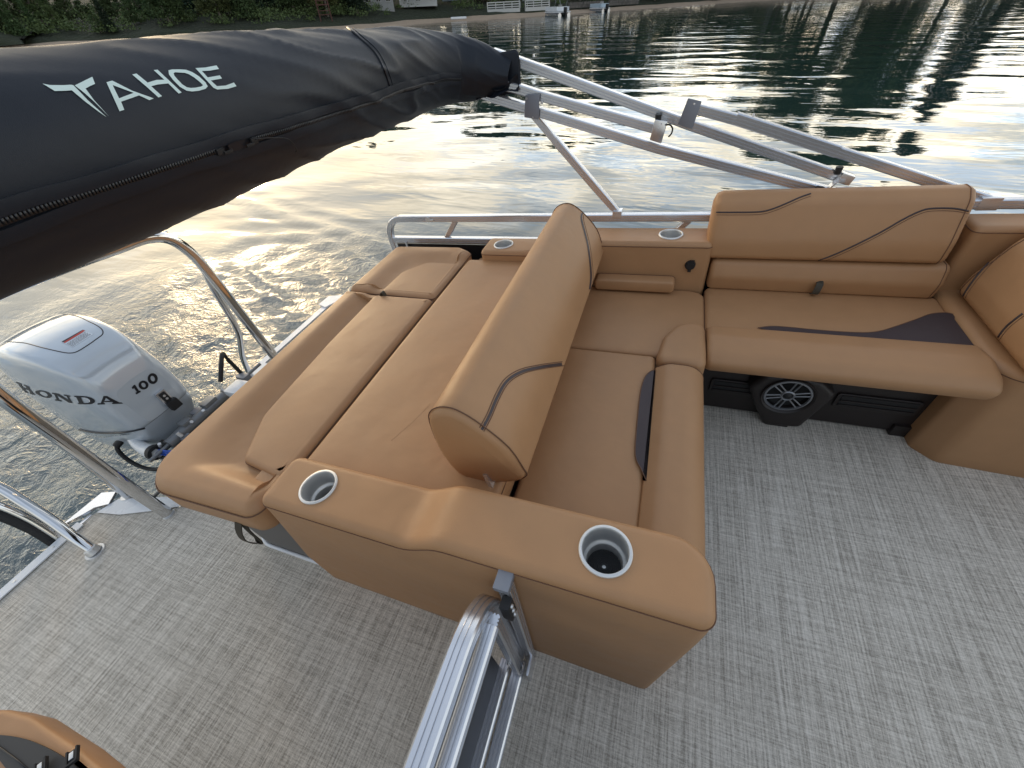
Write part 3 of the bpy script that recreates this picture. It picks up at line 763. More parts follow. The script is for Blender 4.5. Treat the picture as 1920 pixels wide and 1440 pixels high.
# ================================================================== DECK
def deck():
    n0, n1 = .17, 1.16
    out_ = [(-2.46, -1.1), (3.2, -1.1), (3.2, 2.06), (-2.46, 2.06), (-2.46, 1.20), (-2.36, 1.08), (-2.02, 1.06), (-2.02, .30), (-2.36, .28), (-2.46, .15)]
    vs = [(x, y, 0) for x, y in out_]+[(x, y, -.06) for x, y in out_]; k = len(out_)
    fs = [tuple(range(k)), tuple(range(k, 2*k))[::-1]]+[(i, k+i, k+(i+1) % k, (i+1) % k) for i in range(k)]
    o = mk('deck', vs, fs, FLOOR, None, False, None); structure(o)
    # white edge strip with screws
    def strip_(pts, w, m, z=.004, name='edge_trim', th=.006):
        a, b = Vector(pts[0]), Vector(pts[1]); d = (b-a).normalized(); s = Vector((-d.y, d.x))*w/2
        return flat(name, [a-s, b-s, b+s, a+s], z, th, m, o)
    e = strip_(((-2.462, -1.1), (-2.462, .10)), .05, WHITE); e2 = strip_(((-2.462, 1.26), (-2.462, 2.06)), .05, WHITE)
    box('deck_skirt', (-2.475, -.5, -.06), (.02, 1.3, .12), ALU, o, bev=.003); box('deck_skirt', (-2.475, 1.65, -.06), (.02, .84, .12), ALU, o, bev=.003)
    sc = Buf()
    for y in np.arange(-.95, .1, .155): sc.cyl((-2.462, y, .009), (-2.462, y, .012), .008, .006, 10)
    sc.build('screw', STEEL, e)
    # corner plates of the motor well
    pl = [at(100, 1000), at(126, 984), at(196, 927), at(222, 925), at(209, 948), at(182, 955), at(160, 968)]
    flat('corner_plate', [p.xy for p in pl], .0055, .012, ALU, o)
    pl = [at(209, 954), at(222, 925), at(322, 908), at(296, 930), at(300, 954), at(283, 955)]
    flat('well_plate', [Vector((-2.44, .165)), Vector((-2.40, .25)), Vector((-2.03, .36)), Vector((-2.00, .40)), Vector((-1.97, .33)), Vector((-2.12, .26)), Vector((-2.30, .19))], .005, .004, WHITE, o)
    flat('well_plate', [Vector((-2.46, 1.12)), Vector((-2.04, 1.02)), Vector((-1.98, 1.08)), Vector((-2.10, 1.2)), Vector((-2.46, 1.30))], .0115, .004, WHITE, o)
    flat('corner_plate', [at(600, 575).xy, at(618, 560).xy, at(645, 557).xy, at(640, 566).xy, at(612, 580).xy], .012, .01, WHITE, o)
    # transom, splash well and pontoons
    box('transom', (-2.04, .68, -.26), (.03, .80, .42), GREY, o, bev=.004)
    for s, yy in ((0, .30), (1, 1.06)): box('well_side', (-2.24, yy, -.22), (.42, .025, .34), GREY, o, bev=.004)
    b = Buf()
    for yy in (-.75, 1.7): b.cyl((-2.44, yy, -.42), (3.0, yy, -.42), .33, .33, 24)
    b.build('pontoon', ALU, o)
    b = Buf(); b.cyl((-2.0, .68, -.42), (3.0, .68, -.42), .3, .3, 24); b.build('centre_pontoon', ALU, o)
deck()

# ================================================================== PORT RAIL FENCE
YR = 2.0
FL = flute(.034, .036)
def rail_fence():
    t = thing('rail_fence', 'silver aluminium rail fence with black panel along the far side of the boat', 'fence')
    zt = .695
    path = [(-1.612, YR, .02), (-1.612, YR, .50)]+[(-1.612+.115*(1-math.cos(a)), YR, .58+.115*math.sin(a)) for a in [math.pi/2*i/7 for i in range(8)]]+[(-1.2, YR, zt), (-.3, YR, zt), (.6, YR, zt)]
    sweep('top_rail', path, flute(.036, .034), ALU, t, up=(0, 1, 0))
    sweep('top_rail', [(.96, YR, .74), (3.1, YR, .74)], FL, ALU, t)
    sweep('lower_rail', [(-1.594, YR, .565), (-.3, YR, .565), (.9, YR, .565)], FL, ALU, t)
    for x0, x1 in ((-1.215, -1.13), (.02, .11)): sweep('brace', [(x0, YR, .58), (x1, YR, .682)], flute(.03, .022), ALU, t, up=(0, 1, 0))
    for x in (-.9, .1, 1.3): sweep('post', [(x, YR, .0), (x, YR, .55)], FL, ALU, t, up=(0, 1, 0))
    box('panel', (-.3, YR-.004, .29), (2.56, .006, .50), PANEL, t, bev=0); box('panel', (2.05, YR-.004, .37), (2.1, .006, .66), PANEL, t, bev=0)
    sweep('bottom_rail', [(-1.59, YR, .022), (3.1, YR, .022)], FL, ALU, t)
    b = Buf(); b.box((-1.50, YR-.02, .53), (.012, .012, .06)); b.build('panel_clip', ALU, t)
    b = Buf(); b.cyl((-1.30, YR-.02, .693), (-1.30, YR-.012, .693), .014, .012, 12); b.box((-1.28, YR-.019, .69), (.03, .006, .008)); b.build('snap_hook', STEEL, t)
rail_fence()
t = thing('rail_fence', 'black panelled rail fence along the near side of the boat, right of the gate', 'fence')  # out of view, added to keep light off the near armrest
sweep('top_rail', [(-.2, -.72, .74), (3.1, -.72, .74)], FL, ALU, t)
box('panel', (1.45, -.72, .37), (3.3, .006, .70), PANEL, t, bev=0); sweep('bottom_rail', [(-.2, -.72, .022), (3.1, -.72, .022)], FL, ALU, t)
for x in (-.2, .9, 2.0, 3.1): sweep('post', [(x, -.72, .0), (x, -.72, .72)], FL, ALU, t, up=(0, 1, 0))

# ================================================================== L-SHAPED SUN LOUNGE
LG = thing('sun_lounge', 'tan L-shaped lounge with raised sun pad, round flip-over backrest and cup holders', 'lounge seat')
ZP = .56
# base under the pad (riser) with a white bead along the deck
P_ = fillet([(-1.53, .285), (-.35, .285), (-.35, 1.78), (-1.53, 1.78)], [.10, .01, .01, .1])
ri = pillow('riser', [(-1.50, .285), (-.35, .285), (-.35, 1.78), (-1.50, 1.78)], [.10, .01, .01, .1], .0, .47, .01, CARPETG, LG, rb=.001, g=.3)
sweep('deck_bead', [Vector((q.x, q.y, .007)) for q in inset(dense(fillet([(-1.50, .285), (-.35, .285), (-.35, 1.78), (-1.50, 1.78)], [.10, .01, .01, .1]), .05), -.006)], circ(.008, 6), WHITE, ri, closed=True, auto=None)

def rimmed(name, outer, ro, inner, rin, zt, z0, r, parent, rimh=.022, groove=.028, seamin=.012):
    """pad section: upholstered rim that dips in a soft valley round a separate inset panel"""
    def sides(pts, rr):           # resample side by side so the two rings correspond
        F_ = fillet(pts, rr, 10); return F_
    O = dense(fillet(outer, ro, 10), .012); I = dense(fillet(inner, rin, 10), .012)
    if area(O) < 0: O.reverse()
    if area(I) < 0: I.reverse()
    c = sum(I, Vector((0, 0)))/len(I)
    rings = [(r*0+.006, z0), (0, z0+.008)]+[(0, z0+.008+(zt-r-z0-.008)*i/3) for i in (1, 2)]
    top = []
    for j in range(9): a = math.pi/2*j/8; top.append((r*(1-math.cos(a)), zt-r+r*math.sin(a)))
    vs = []; fs = []; k = len(O)
    for d, z in rings+top: vs += [Vector((q.x, q.y, z)) for q in (inset(O, d) if d else O)]
    last = inset(O, r)
    # nearest points on the inner ring, monotone
    n = len(I); start = min(range(n), key=lambda i: (I[i]-last[0]).length)
    idx = [start]; cur = start
    for i in range(1, k):
        best = cur; bd = 1e9
        for s in range(0, max(6, 3*n//k+4)):
            j = cur+s
            if j-start >= n: break
            d_ = (I[j % n]-last[i]).length
            if d_ < bd-1e-6: bd = d_; best = j
        cur = best; idx.append(cur)
    inn = [I[j % n] for j in idx]
    for _ in range(3): inn = [(inn[i-1]+inn[i]*2+inn[(i+1) % k])/4 for i in range(k)]
    M_ = 9
    drop = [.022*(1-sstep(((inn[i]-last[i]).length-.012)/.06)) for i in range(k)]
    nr = len(rings)
    for j in range(9):
        for i in range(k): vs[(nr+j)*k+i].z -= drop[i]*j/8
    for s in range(1, M_+1):
        t_ = s/M_
        for i in range(k):
            q = last[i].lerp(inn[i], t_); wd = (inn[i]-last[i]).length
            dip = sstep((t_-.25)/.75)*min(groove, wd*.5)
            vs.append(Vector((q.x, q.y, zt-drop[i]+.004*math.sin(math.pi*t_)-dip)))
    R_ = len(rings)+len(top)+M_
    fs += [(a*k+j, a*k+(j+1) % k, (a+1)*k+(j+1) % k, (a+1)*k+j) for a in range(R_-1) for j in range(k)]
    fs.append(tuple(range(k))[::-1]); fs.append(tuple(range((R_-1)*k, R_*k)))
    o = mk(name, vs, fs, TAN, parent, True, 60)
    sweep('seam', [Vector((q.x, q.y, zt-r*.75)) for q in inset(O, -.0008)], circ(.0022, 6), STITCH, o, closed=True, auto=None)
    return o
# aft pad section
outer = [(-1.515, .212), (-.998, .225), (-1.000, 1.383), (-1.525, 1.398)]
rp = rimmed('aft_pad_rim', outer, [.13, .05, .02, .03], [(-1.215, .372), (-1.010, .350), (-1.012, 1.372), (-1.345, 1.376), (-1.335, .98), (-1.302, .56)], [.035, .03, .02, .03, .3, .12], .580, .455, .045, LG, groove=.042)
ap = pillow('aft_pad_panel', [(-1.208, .380), (-1.000, .352), (-1.002, 1.380), (-1.338, 1.382), (-1.328, .98), (-1.296, .56)], [.035, .03, .02, .03, .3, .12], .50, .566, .022, TAN, rp, crown=.006, g=.035, seam=.0012)
pillow('pad_infill', [(-1.12, .27), (-1.000, .27), (-1.000, .42), (-1.12, .42)], .02, .46, .552, .012, TAN, LG)
# port corner section
cp = rimmed('corner_pad_rim', [(-1.525, 1.405), (-1.000, 1.390), (-1.000, 1.86), (-1.08, 1.905), (-1.515, 1.90)], [.03, .02, .03, .05, .05],
            [(-1.335, 1.412), (-1.012, 1.397), (-1.006, 1.735), (-1.215, 1.745), (-1.325, 1.62)], [.03, .02, .03, .08, .10], .580, .455, .040, LG, groove=.028)
pillow('corner_pad_panel', [(-1.328, 1.406), (-1.002, 1.392), (-1.000, 1.728), (-1.212, 1.738), (-1.318, 1.615)], [.03, .02, .03, .08, .10], .50, .564, .022, TAN, cp, crown=.005, g=.03, seam=.0012)
# middle pad section
mp = pillow('sun_pad', [(-.990, .36), (-.33, .36), (-.33, 1.79), (-.990, 1.79)], [.02, .03, .03, .02], .455, .562, .026, TAN, LG, crown=.004, g=.05, seam=.0014)
pillow('pad_infill', [(-.990, 1.795), (-.90, 1.795), (-.90, 1.93), (-.990, 1.93)], .02, .40, .50, .02, TAN, LG)

# near armrest
def warp_near(v):
    h = v.z/.63
    s = sstep((v.x+.50)/.14)
    if v.z > .35: v.z += .064*s*min(1, (v.z-.35)/.22)
    if v.x < -.35:
        k = sstep((-.35-v.x)/.5); v.x -= .165*k*(1-min(1, v.z/.60))
        if v.z < .20: v.x += .10*k*(1-v.z/.20)*.6
    if v.x > .0: v.x -= .035*sstep(v.x/.15)*(1-min(1, v.z/.6))
    if v.y > .41: v.y = .41+(v.y-.41)
    return v
CR = .0535
arm = pillow('near_armrest', [(-.955, .250), (.178, .250), (.178, .412), (-.955, .412)], [.02, .03, .11, .035], .0, .638, .025, TAN, LG, warp=warp_near, g=.03, step=.02, seam=.0013,
             holes=[(-.797, .332, CR*.9), (-.0255, .336, CR*.9)], rb=.004)
cupholder(-.797, .332, .638, CR, arm); cupmat(-.797, .332, .638, CR, arm)
cupholder(-.0255, .336, .702, CR, arm); cupmat(-.0255, .336, .702, CR, arm)
# far armrest
def warp_far(v):
    s = sstep((v.x+.56)/.14)
    if v.z > .35: v.z += .060*s*min(1, (v.z-.35)/.2)
    return v
fa = pillow('far_armrest', [(-.905, 1.772), (.214, 1.772), (.214, 1.945), (-.905, 1.945)], [.03, .02, .02, .03], .0, .612, .022, TAN, LG, warp=warp_far, g=.035, step=.02, seam=.0018,
            holes=[(-.795, 1.855, CR*.9), (.035, 1.858, CR*.9)])
cupholder(-.795, 1.855, .612, CR, fa); cupmat(-.795, 1.855, .612, CR, fa)
cupholder(.035, 1.858, .672, CR, fa); cupmat(.035, 1.858, .672, CR, fa)
# small arm bolster and socket on its face
ab = pillow('arm_bolster', [(aty(1118, 510, 1.74).x, .462), (aty(1262, 520, 1.74).x+.01, .462), (aty(1262, 520, 1.74).x+.01, .518), (aty(1118, 510, 1.74).x, .518)], .016, 1.70, 1.774, .016, TAN, LG,
            frame=(Vector((0, 0, 0)), X, Z, Y), seam=.0012)
b = Buf(); c = aty(1294, 497, 1.771); b.cyl((c.x, 1.773, c.z), (c.x, 1.764, c.z), .023, .021, 28); b.cyl((c.x, 1.764, c.z), (c.x, 1.758, c.z), .019, .016, 28); b.box((c.x, 1.765, c.z-.024), (.014, .008, .012)); b.box((c.x+.005, 1.763, c.z+.022), (.02, .008, .008))
b.build('power_socket', BLACK, LG)
# seat cushions
ZS = .45
box('seat_base', (-.08, .91, .17), (.36, 1.0, .34), PLASTIC, LG, bev=.01); box('seat_base', (-.06, 1.60, .17), (.50, .34, .34), PLASTIC, LG, bev=.01)
s1 = pillow('seat_cushion', [(-.325, .43), (.047, .405), (.038, 1.262), (-.325, 1.262)], [.02, .02, .015, .02], .34, ZS, .020, TAN, LG, crown=.006, seam=.0014)
s2 = pillow('corner_cushion', [(-.36, 1.268), (.218, 1.268), (.218, 1.74), (.16, 1.765), (-.36, 1.765)], [.02, .015, .05, .03, .02], .34, ZS, .022, TAN, LG, crown=.006, seam=.0014)
# front bolster of the L, near leg: rounded roll running across the boat
sec = fillet([(.040, .33), (.16, .315), (.218, .36), (.212, .44), (.17, .478), (.085, .480), (.040, .452)], [.01, .04, .06, .06, .08, .06, .01], 6)
bo = pillow('seat_bolster', [(p.x, p.y) for p in sec], 0, .385, 1.195, .012, TAN, LG, frame=FY, seam=.0012, seg=4, rb=.012, step=.5, g=.2)
# quarter-round corner bolster
cb = pillow('corner_bolster', [(.035, 1.205), (.216, 1.205), (.218, 1.30), (.216, 1.46), (.16, 1.48), (.10, 1.45), (.055, 1.36)], [.035, .035, .1, .05, .06, .09, .08], .335, .478, .030, TAN, LG, seam=0, seg=8)
# accent insert
def poly_flat(name, q, z, m, parent, th=.0016): return flat(name, [Vector(p) for p in q], z, th, m, parent)
zA = ZS+.0063
ins = [at(*p, zA).xy for p in [(1229, 694), (1219, 697), (1209, 708), (1201, 735), (1195, 790), (1191, 840), (1193, 862), (1201, 878), (1212, 902)]]
flat('accent_panel', ins+[Vector((.038, ins[-1].y)), Vector((.036, ins[0].y))], zA, .0014, BROWN, s1)
sweep('seam', spline([Vector((p.x, p.y, zA+.001)) for p in ins], 4), circ(.0018, 6), STITCH, s1, auto=None)

# round flip-over backrest
sec = [(-.501, .671), (-.498, .776), (-.485, .815), (-.459, .838), (-.429, .846), (-.396, .838), (-.347, .799), (-.289, .728), (-.261, .646), (-.256, .618), (-.284, .588), (-.34, .560), (-.400, .542), (-.440, .540), (-.480, .584)]
sec = [(p.x, p.y) for p in spline([Vector((a, b_, 0)) for a, b_ in sec], 3, True)]
RB_ = pillow('backrest', sec, 0, .500, 1.795, .020, TAN, LG, frame=FY, seam=0, seg=6, rb=.020, step=.06, g=.04, prof=1)
for yy in (.515, 1.78): sweep('piping', [Vector((a, yy, b_)) for a, b_ in [(p.x, p.y) for p in inset(ccw(sec), -.0012)]], circ(.0018, 6), STITCH, RB_, up=(0, 1, 0), closed=True, auto=None)
# twin seams with a dark band on the roll
def band(name, objs, pxs, w, m, parent, n=6):
    """flat ribbon laid along a line of the surface, twin stitched edges"""
    P = spline([Vector((*p, 0)) for p in pxs], n); d = []
    L0 = []; L1 = []
    for i, p in enumerate(P):
        t = (P[min(i+1, len(P)-1)]-P[max(i-1, 0)]).normalized(); s = Vector((-t.y, t.x, 0))*w
        L0.append(((p-s).x, (p-s).y)); L1.append(((p+s).x, (p+s).y))
    pr = [(on1(objs, a, .0012), on1(objs, b_, .0012)) for a, b_ in zip(L0, L1)]; pr = [q for q in pr if q[0] and q[1]]
    A = [q[0] for q in pr]; B_ = [q[1] for q in pr]
    k = len(A); o = mk(name, A+B_, [(i, i+1, k+i+1, k+i) for i in range(k-1)], m, parent, True, None)
    return o
r1 = [(903, 806), (917, 780), (932, 745), (950, 715), (978, 697), (1015, 688), (1058, 682)]
band('accent_band', [RB_], r1, 2.6, BROWN, RB_); 
line_on('seam', [RB_], [(p[0]-4, p[1]-4) for p in r1], .0014, STITCH, RB_)
line_on('seam', [RB_], [(p[0]+4, p[1]+3) for p in r1], .0014, STITCH, RB_)
r2 = [(1101, 388), (1093, 398), (1090, 410), (1096, 435), (1102, 460), (1106, 490), (1108, 520), (1105, 545)]
band('accent_band', [RB_], r2, 1.6, BROWN, RB_); line_on('seam', [RB_], [(p[0]+4, p[1]) for p in r2], .0013, STITCH, RB_)
# hinge brackets of the backrest
for y in (.455, 1.745):
    sweep('hinge_bracket', [(-.29, y, .40), (-.335, y+.03, .50), (-.372, y+.055, .60)], [(-.014, -.006), (.014, -.006), (.014, .006), (-.014, .006)], ALU, LG, up=(1, 0, .3))
# webbing loop under the aft pad, pull tab between the pads
q = at(425, 985, .455)
sweep('pull_strap', spline([Vector((-1.13, .222, .47)), Vector((-1.135, .205, .44)), Vector((-1.135, .195, .405)), Vector((-1.128, .20, .375)), Vector((-1.118, .21, .36)), Vector((-1.112, .215, .38)), Vector((-1.118, .218, .41)), Vector((-1.122, .222, .44)), Vector((-1.12, .23, .465))], 5), [(-.013, -.0015), (.013, -.0015), (.013, .0015), (-.013, .0015)], STRAP, LG, up=(0, 1, .1))
q = at(718, 552, .57)
sweep('pull_tab', spline([q+Vector((-.012, 0, -.012)), q+Vector((-.006, 0, .010)), q+Vector((.006, 0, .014)), q+Vector((.012, 0, -.01))], 5), [(-.010, -.0014), (.010, -.0014), (.010, .0014), (-.010, .0014)], STRAP, LG, up=(0, 0, 1))
# faint folded crease on the sun pad
line_on('crease', [mp], [(806, 758), (783, 782), (757, 806), (734, 826)], .0008, TAN, mp, off=-.0002)
# fore-aft seam where the front roll meets the aft pad's boxing
# ================================================================== BENCH SEAT (port side)
BN = thing('bench_seat', 'tan upholstered bench with plum accent insert and dark speaker base on the port side', 'bench')
XB0, XB1 = .219, 1.085
c1 = pillow('seat_cushion', [(XB0, 1.46), (XB1-.015, 1.46), (XB1-.015, 1.80), (XB0, 1.80)], [.01, .01, .02, .03], .34, .453, .02, TAN, BN, crown=.004, seam=.0014)
sec = fillet([(1.275, .385), (1.34, .356), (1.46, .356), (1.485, .45), (1.46, .470), (1.38, .482), (1.30, .466), (1.258, .430)], [.04, .03, .01, .01, .03, .08, .07, .06], 6)
def warp_b(v):   # the roll's forward end is rounded off
    return v
bb = pillow('front_bolster', [(p.x, p.y) for p in sec], 0, XB0+.002, 1.088, .035, TAN, BN, frame=FX, seam=0, seg=7, rb=.02, step=.03, g=.06)
zB = .4572
pa = [(1421, 615), (1447, 612), (1480, 614), (1520, 618), (1570, 622), (1620, 624), (1650, 621), (1680, 612), (1715, 600), (1745, 589), (1775, 587), (1790, 591)]
qa = [at(*p, zB).xy for p in pa]; sp = [p.xy for p in spline([Vector((*p, 0)) for p in qa], 5)]
full = sp+[Vector((1.066, sp[-1].y-.03)), Vector((1.066, 1.475)), Vector((.44, 1.475))]
flat('accent_panel', full, zB, .0014, BROWN, c1); sweep('seam', [Vector((p.x, p.y, zB+.0012)) for p in sp], circ(.0018, 6), STITCH, c1, auto=None)
# lower back roll, upper back cushion
sec = fillet([(1.775, .452), (1.90, .452), (1.90, .590), (1.785, .590), (1.762, .52)], [.015, .01, .01, .03, .06], 5)
lb = pillow('lower_back', [(p.x, p.y) for p in sec], 0, XB0+.003, 1.052, .022, TAN, BN, frame=FX, seam=.0014, rb=.02, step=.04, g=.05)
sec = fillet([(1.775, .596), (1.93, .596), (1.945, .815), (1.90, .846), (1.862, .846), (1.825, .818), (1.78, .68)], [.025, .01, .03, .03, .03, .05, .15], 5)
ub = pillow('upper_back', [(p.x, p.y) for p in sec], 0, .186, 1.018, .028, TAN, BN, frame=FX, seam=.0016, rb=.03, step=.04, g=.05)
s1_ = [(1343, 398), (1380, 398), (1425, 397), (1450, 391), (1475, 381), (1500, 370), (1520, 363)]
s2_ = [(1532, 489), (1560, 479), (1600, 461), (1650, 436), (1690, 413), (1720, 398), (1745, 391), (1790, 391), (1824, 398)]
for s_ in (s1_, s2_):
    line_on('piping', [ub], s_, .0030, PIPE, ub, off=.0006); line_on('seam', [ub], [(p[0], p[1]+5) for p in s_], .0011, STITCH, ub)
q = aty(1533, 537, 1.765)
sweep('pull_strap', spline([Vector((q.x, 1.775, .515)), Vector((q.x, 1.752, .512)), Vector((q.x-.004, 1.742, .490)), Vector((q.x-.006, 1.745, .470)), Vector((q.x-.006, 1.762, .462))], 5), [(-.013, -.0015), (.013, -.0015), (.013, .0015), (-.013, .0015)], STRAP, BN, up=(0, -1, 0))
box('back_frame', (.63, 1.955, .40), (.82, .03, .74), PLASTIC, BN, bev=.005)
# moulded plastic base with speaker housing
YB = 1.445
base = pillow('base', [(XB0-.01, .012), (1.06, .012), (1.12, .33), (XB0-.01, .33)], .01, -1.80, -YB, .008, PLASTIC, BN, frame=(Vector((0, 0, 0)), X, Z, -Y), rb=.001, g=.2)
def ypx(px, py, y): p = aty(px, py, y); return (p.x, p.z)
# foot pads
for a, b_, w_ in ((1435, 1478, .07), (1660, 1725, .03)):
    x0 = at(a, 805).x; x1 = at(b_, 812).x; box('foot', ((x0+x1)/2, YB-w_/2+.015, .030), (x1-x0, w_, .06), PLASTIC, base, bev=.006)
hs = [ypx(1404, 728, 1.38), ypx(1440, 706, 1.38), ypx(1510, 712, 1.38), ypx(1545, 722, 1.38), ypx(1571, 746, 1.38), ypx(1545, 768, 1.38), ypx(1500, 806, 1.38), ypx(1430, 800, 1.38), ypx(1414, 762, 1.38)]
cS = aty(1478, 747, 1.372); RS = .098
hous = pillow('speaker_housing', hs, .03, -1.46, -1.385, .022, PLASTIC, BN, frame=(Vector((0, 0, 0)), X, Z, -Y), g=.03, seg=4, rb=.001, holes=[(cS.x, cS.z, RS)])
# recessed shelf right and left of the housing
for i, (px0, px1) in enumerate(((1556, 1722), (1318, 1400))):
    a = aty(px0, 762, YB-.004); b_ = aty(px1, 770, YB-.004)
    zc = .155
    fr = pillow('recess', [(a.x, zc-.035), (b_.x, zc-.035), (b_.x, zc+.045), (a.x, zc+.045)], .012, -YB-.002, -YB+.010, .004, PLASTIC, base, frame=(Vector((0, 0, 0)), X, Z, -Y), g=.2)
    inn = Buf(); inn.box(((a.x+b_.x)/2, YB-.0105, zc+.008), (b_.x-a.x-.03, .004, .058)); inn.build('recess_shade_strip', BLACK, base)  # black strip stands in for the shade inside the recess
    for dz in (-.012, .012): box('rib', ((a.x+b_.x)/2, YB-.014, zc+dz), (b_.x-a.x-.032, .006, .006), PLASTIC, base, bev=.001)
# speaker
sp_ = thing('speaker', '', ''); ROOTS.remove(sp_); del sp_['label']; del sp_['category']; sp_.parent = BN
def ring3(prof, c, m, name, par, n=40):
    vs = []; fs = []
    for r, h in prof: vs += [Vector((c.x+math.cos(2*math.pi*i/n)*r, c.y-h, c.z+math.sin(2*math.pi*i/n)*r)) for i in range(n)]
    for j in range(len(prof)-1): fs += [(j*n+i, j*n+(i+1) % n, (j+1)*n+(i+1) % n, (j+1)*n+i) for i in range(n)]
    o = mk(name, vs, fs, m, par, True, 50)
    bm = bmesh.new(); bm.from_mesh(o.data); bmesh.ops.recalc_face_normals(bm, faces=bm.faces); bm.to_mesh(o.data); bm.free(); return o
cc_ = Vector((cS.x, 1.385, cS.z)); SG = mat('gunmetal_grille', (.26, .27, .29), .35, .6)
ring3([(RS*1.0, .0), (RS*1.0, .006), (RS*.98, .009), (RS*.90, .004), (RS*.86, -.02), (RS*.84, -.03)], cc_, PLASTIC, 'surround', sp_)
ring3([(RS*.88, -.012), (RS*.90, -.004), (RS*.87, .002), (RS*.80, .003), (RS*.78, -.004)], cc_, SG, 'grille_ring', sp_)
ring3([(RS*.80, -.025), (RS*.5, -.035), (RS*.2, -.045), (.001, -.045)], cc_, BLACK, 'cone', sp_)
ring3([(RS*.27, -.008), (RS*.27, .000), (RS*.23, .003), (RS*.19, .001), (RS*.18, -.006)], cc_, SG, 'hub_ring', sp_)
ring3([(RS*.18, -.004), (RS*.12, .003), (.0008, .005)], cc_, BLACK, 'tweeter', sp_)
for i in range(6):
    for s in (-.13, .13):
        a = 2*math.pi*i/6+.26+s; p0 = cc_+Vector((math.cos(a+s*1.3)*RS*.25, .003, math.sin(a+s*1.3)*RS*.25)); p1 = cc_+Vector((math.cos(a)*RS*.80, .003, math.sin(a)*RS*.80))
        b = Buf(); b.cyl(p0, p1, .0028, .0034, 6); b.build('grille_bar', SG, sp_)

# ================================================================== FORWARD RECLINER, CONSOLE WALL
RC = thing('forward_recliner', 'tan recliner end at the right edge with curved seamed backrest and moulded console', 'recliner')
def warp_c(v):
    k = min(1, max(0, v.z/.50))
    if v.x < 1.4: v.x += (-.0)*(1-k)
    return v
con = pillow('console', [(1.066, 1.385), (1.13, 1.318), (2.6, 1.245), (2.6, 1.96), (1.066, 1.96)], [.02, .06, .01, .01, .01], .0, .47, .03, TAN, RC, g=.08, seam=.0016, rb=.002)
sec = [(1.100, .475), (1.112, .56), (1.160, .69), (1.245, .80), (1.37, .875), (1.50, .90), (1.62, .87), (1.62, .48)]
rb = pillow('backrest', sec, [.02, .1, .2, .2, .2, .1, .1, .01], 1.245, 1.80, .035, TAN, RC, frame=FY, seg=6, rb=.04, step=.04, g=.05, seam=.0016)
for s_ in ([(1803, 562), (1812, 545), (1830, 520), (1850, 497), (1880, 467), (1918, 440)], [(1863, 650), (1872, 632), (1890, 610), (1918, 588)]):
    line_on('piping', [rb], s_, .0034, PIPE, rb, off=.0006); line_on('seam', [rb], [(p[0]+4, p[1]+3) for p in s_], .0011, STITCH, rb)
sa = pillow('side_arm', [(1.062, 1.825), (2.8, 1.825), (2.8, 1.965), (1.062, 1.965)], [.02, .01, .01, .02], .0, .722, .022, TAN, RC, g=.035, step=.02, seam=.0016, holes=[(1.325, 1.893, CR*.9)])
cupholder(1.325, 1.893, .722, CR, sa); cupmat(1.325, 1.893, .722, CR, sa)

# ================================================================== GATE
GT = thing('gate', 'silver aluminium stern gate with dark panel standing beside the near armrest', 'gate')
XG = -.256
def gate():
    zt = .655; ye = .213
    R_ = .12
    path = [(XG, -1.05, zt), (XG, -.6, zt), (XG, -.2, zt), (XG, ye-R_, zt)]+[(XG, ye-R_+R_*math.sin(a), zt-R_+R_*math.cos(a)) for a in [math.pi/2*i/9 for i in range(1, 10)]]+[(XG, ye, .3), (XG, ye, .045)]
    sweep('frame_tube', path, flute(.034, .041, .003), ALU, GT, up=(1, 0, 0))
    sweep('inner_rail', [(XG+.030, -1.05, .605), (XG+.030, ye-.05, .605)], flute(.030, .030, .003), ALU, GT)
    sweep('inner_post', [(XG+.028, ye-.036, .600), (XG+.010, ye-.036, .05)], flute(.024, .026, .003), ALU, GT, up=(1, 0, 0))
    sweep('bottom_rail', [(XG-.034, -1.05, .035), (XG-.034, ye-.02, .035)], flute(.034, .03, .003), ALU, GT)
    sweep('threshold_rail', [(XG+.006, -1.05, .018), (XG+.006, ye-.005, .018)], flute(.036, .03, .003), ALU, GT)
    box('panel', (XG-.050, -.44, .27), (.005, 1.22, .46), PANEL, GT, bev=0)
    sweep('hinge_post', [(XG+.045, .233, .66), (XG+.030, .233, .0)], flute(.030, .030, .003), ALU, GT, up=(1, 0, 0))
    box('post_cap', (XG+.044, .233, .672), (.034, .040, .018), ALUD, GT, bev=.003)
    box('latch_block', (XG+.052, .205, .60), (.022, .026, .075), BLACK, GT, bev=.003)
    b = Buf()
    for z in (.575, .600, .625): b.cyl((XG+.062, .205, z), (XG+.067, .205, z), .006, .004, 10)
    b.build('latch_screw', STEEL, GT)
    box('floor_bracket', (XG+.048, .195, .045), (.008, .055, .09), ALU, GT, bev=.002)
    b = Buf()
    for y in (-.0, .0): pass
    for k_ in range(4): b.cyl((XG-.02+.012*k_, ye-.03, .072), (XG-.012+.012*k_, ye-.03, .075), .006, .005, 8)
    b.build('weld', GREY, GT)
gate()

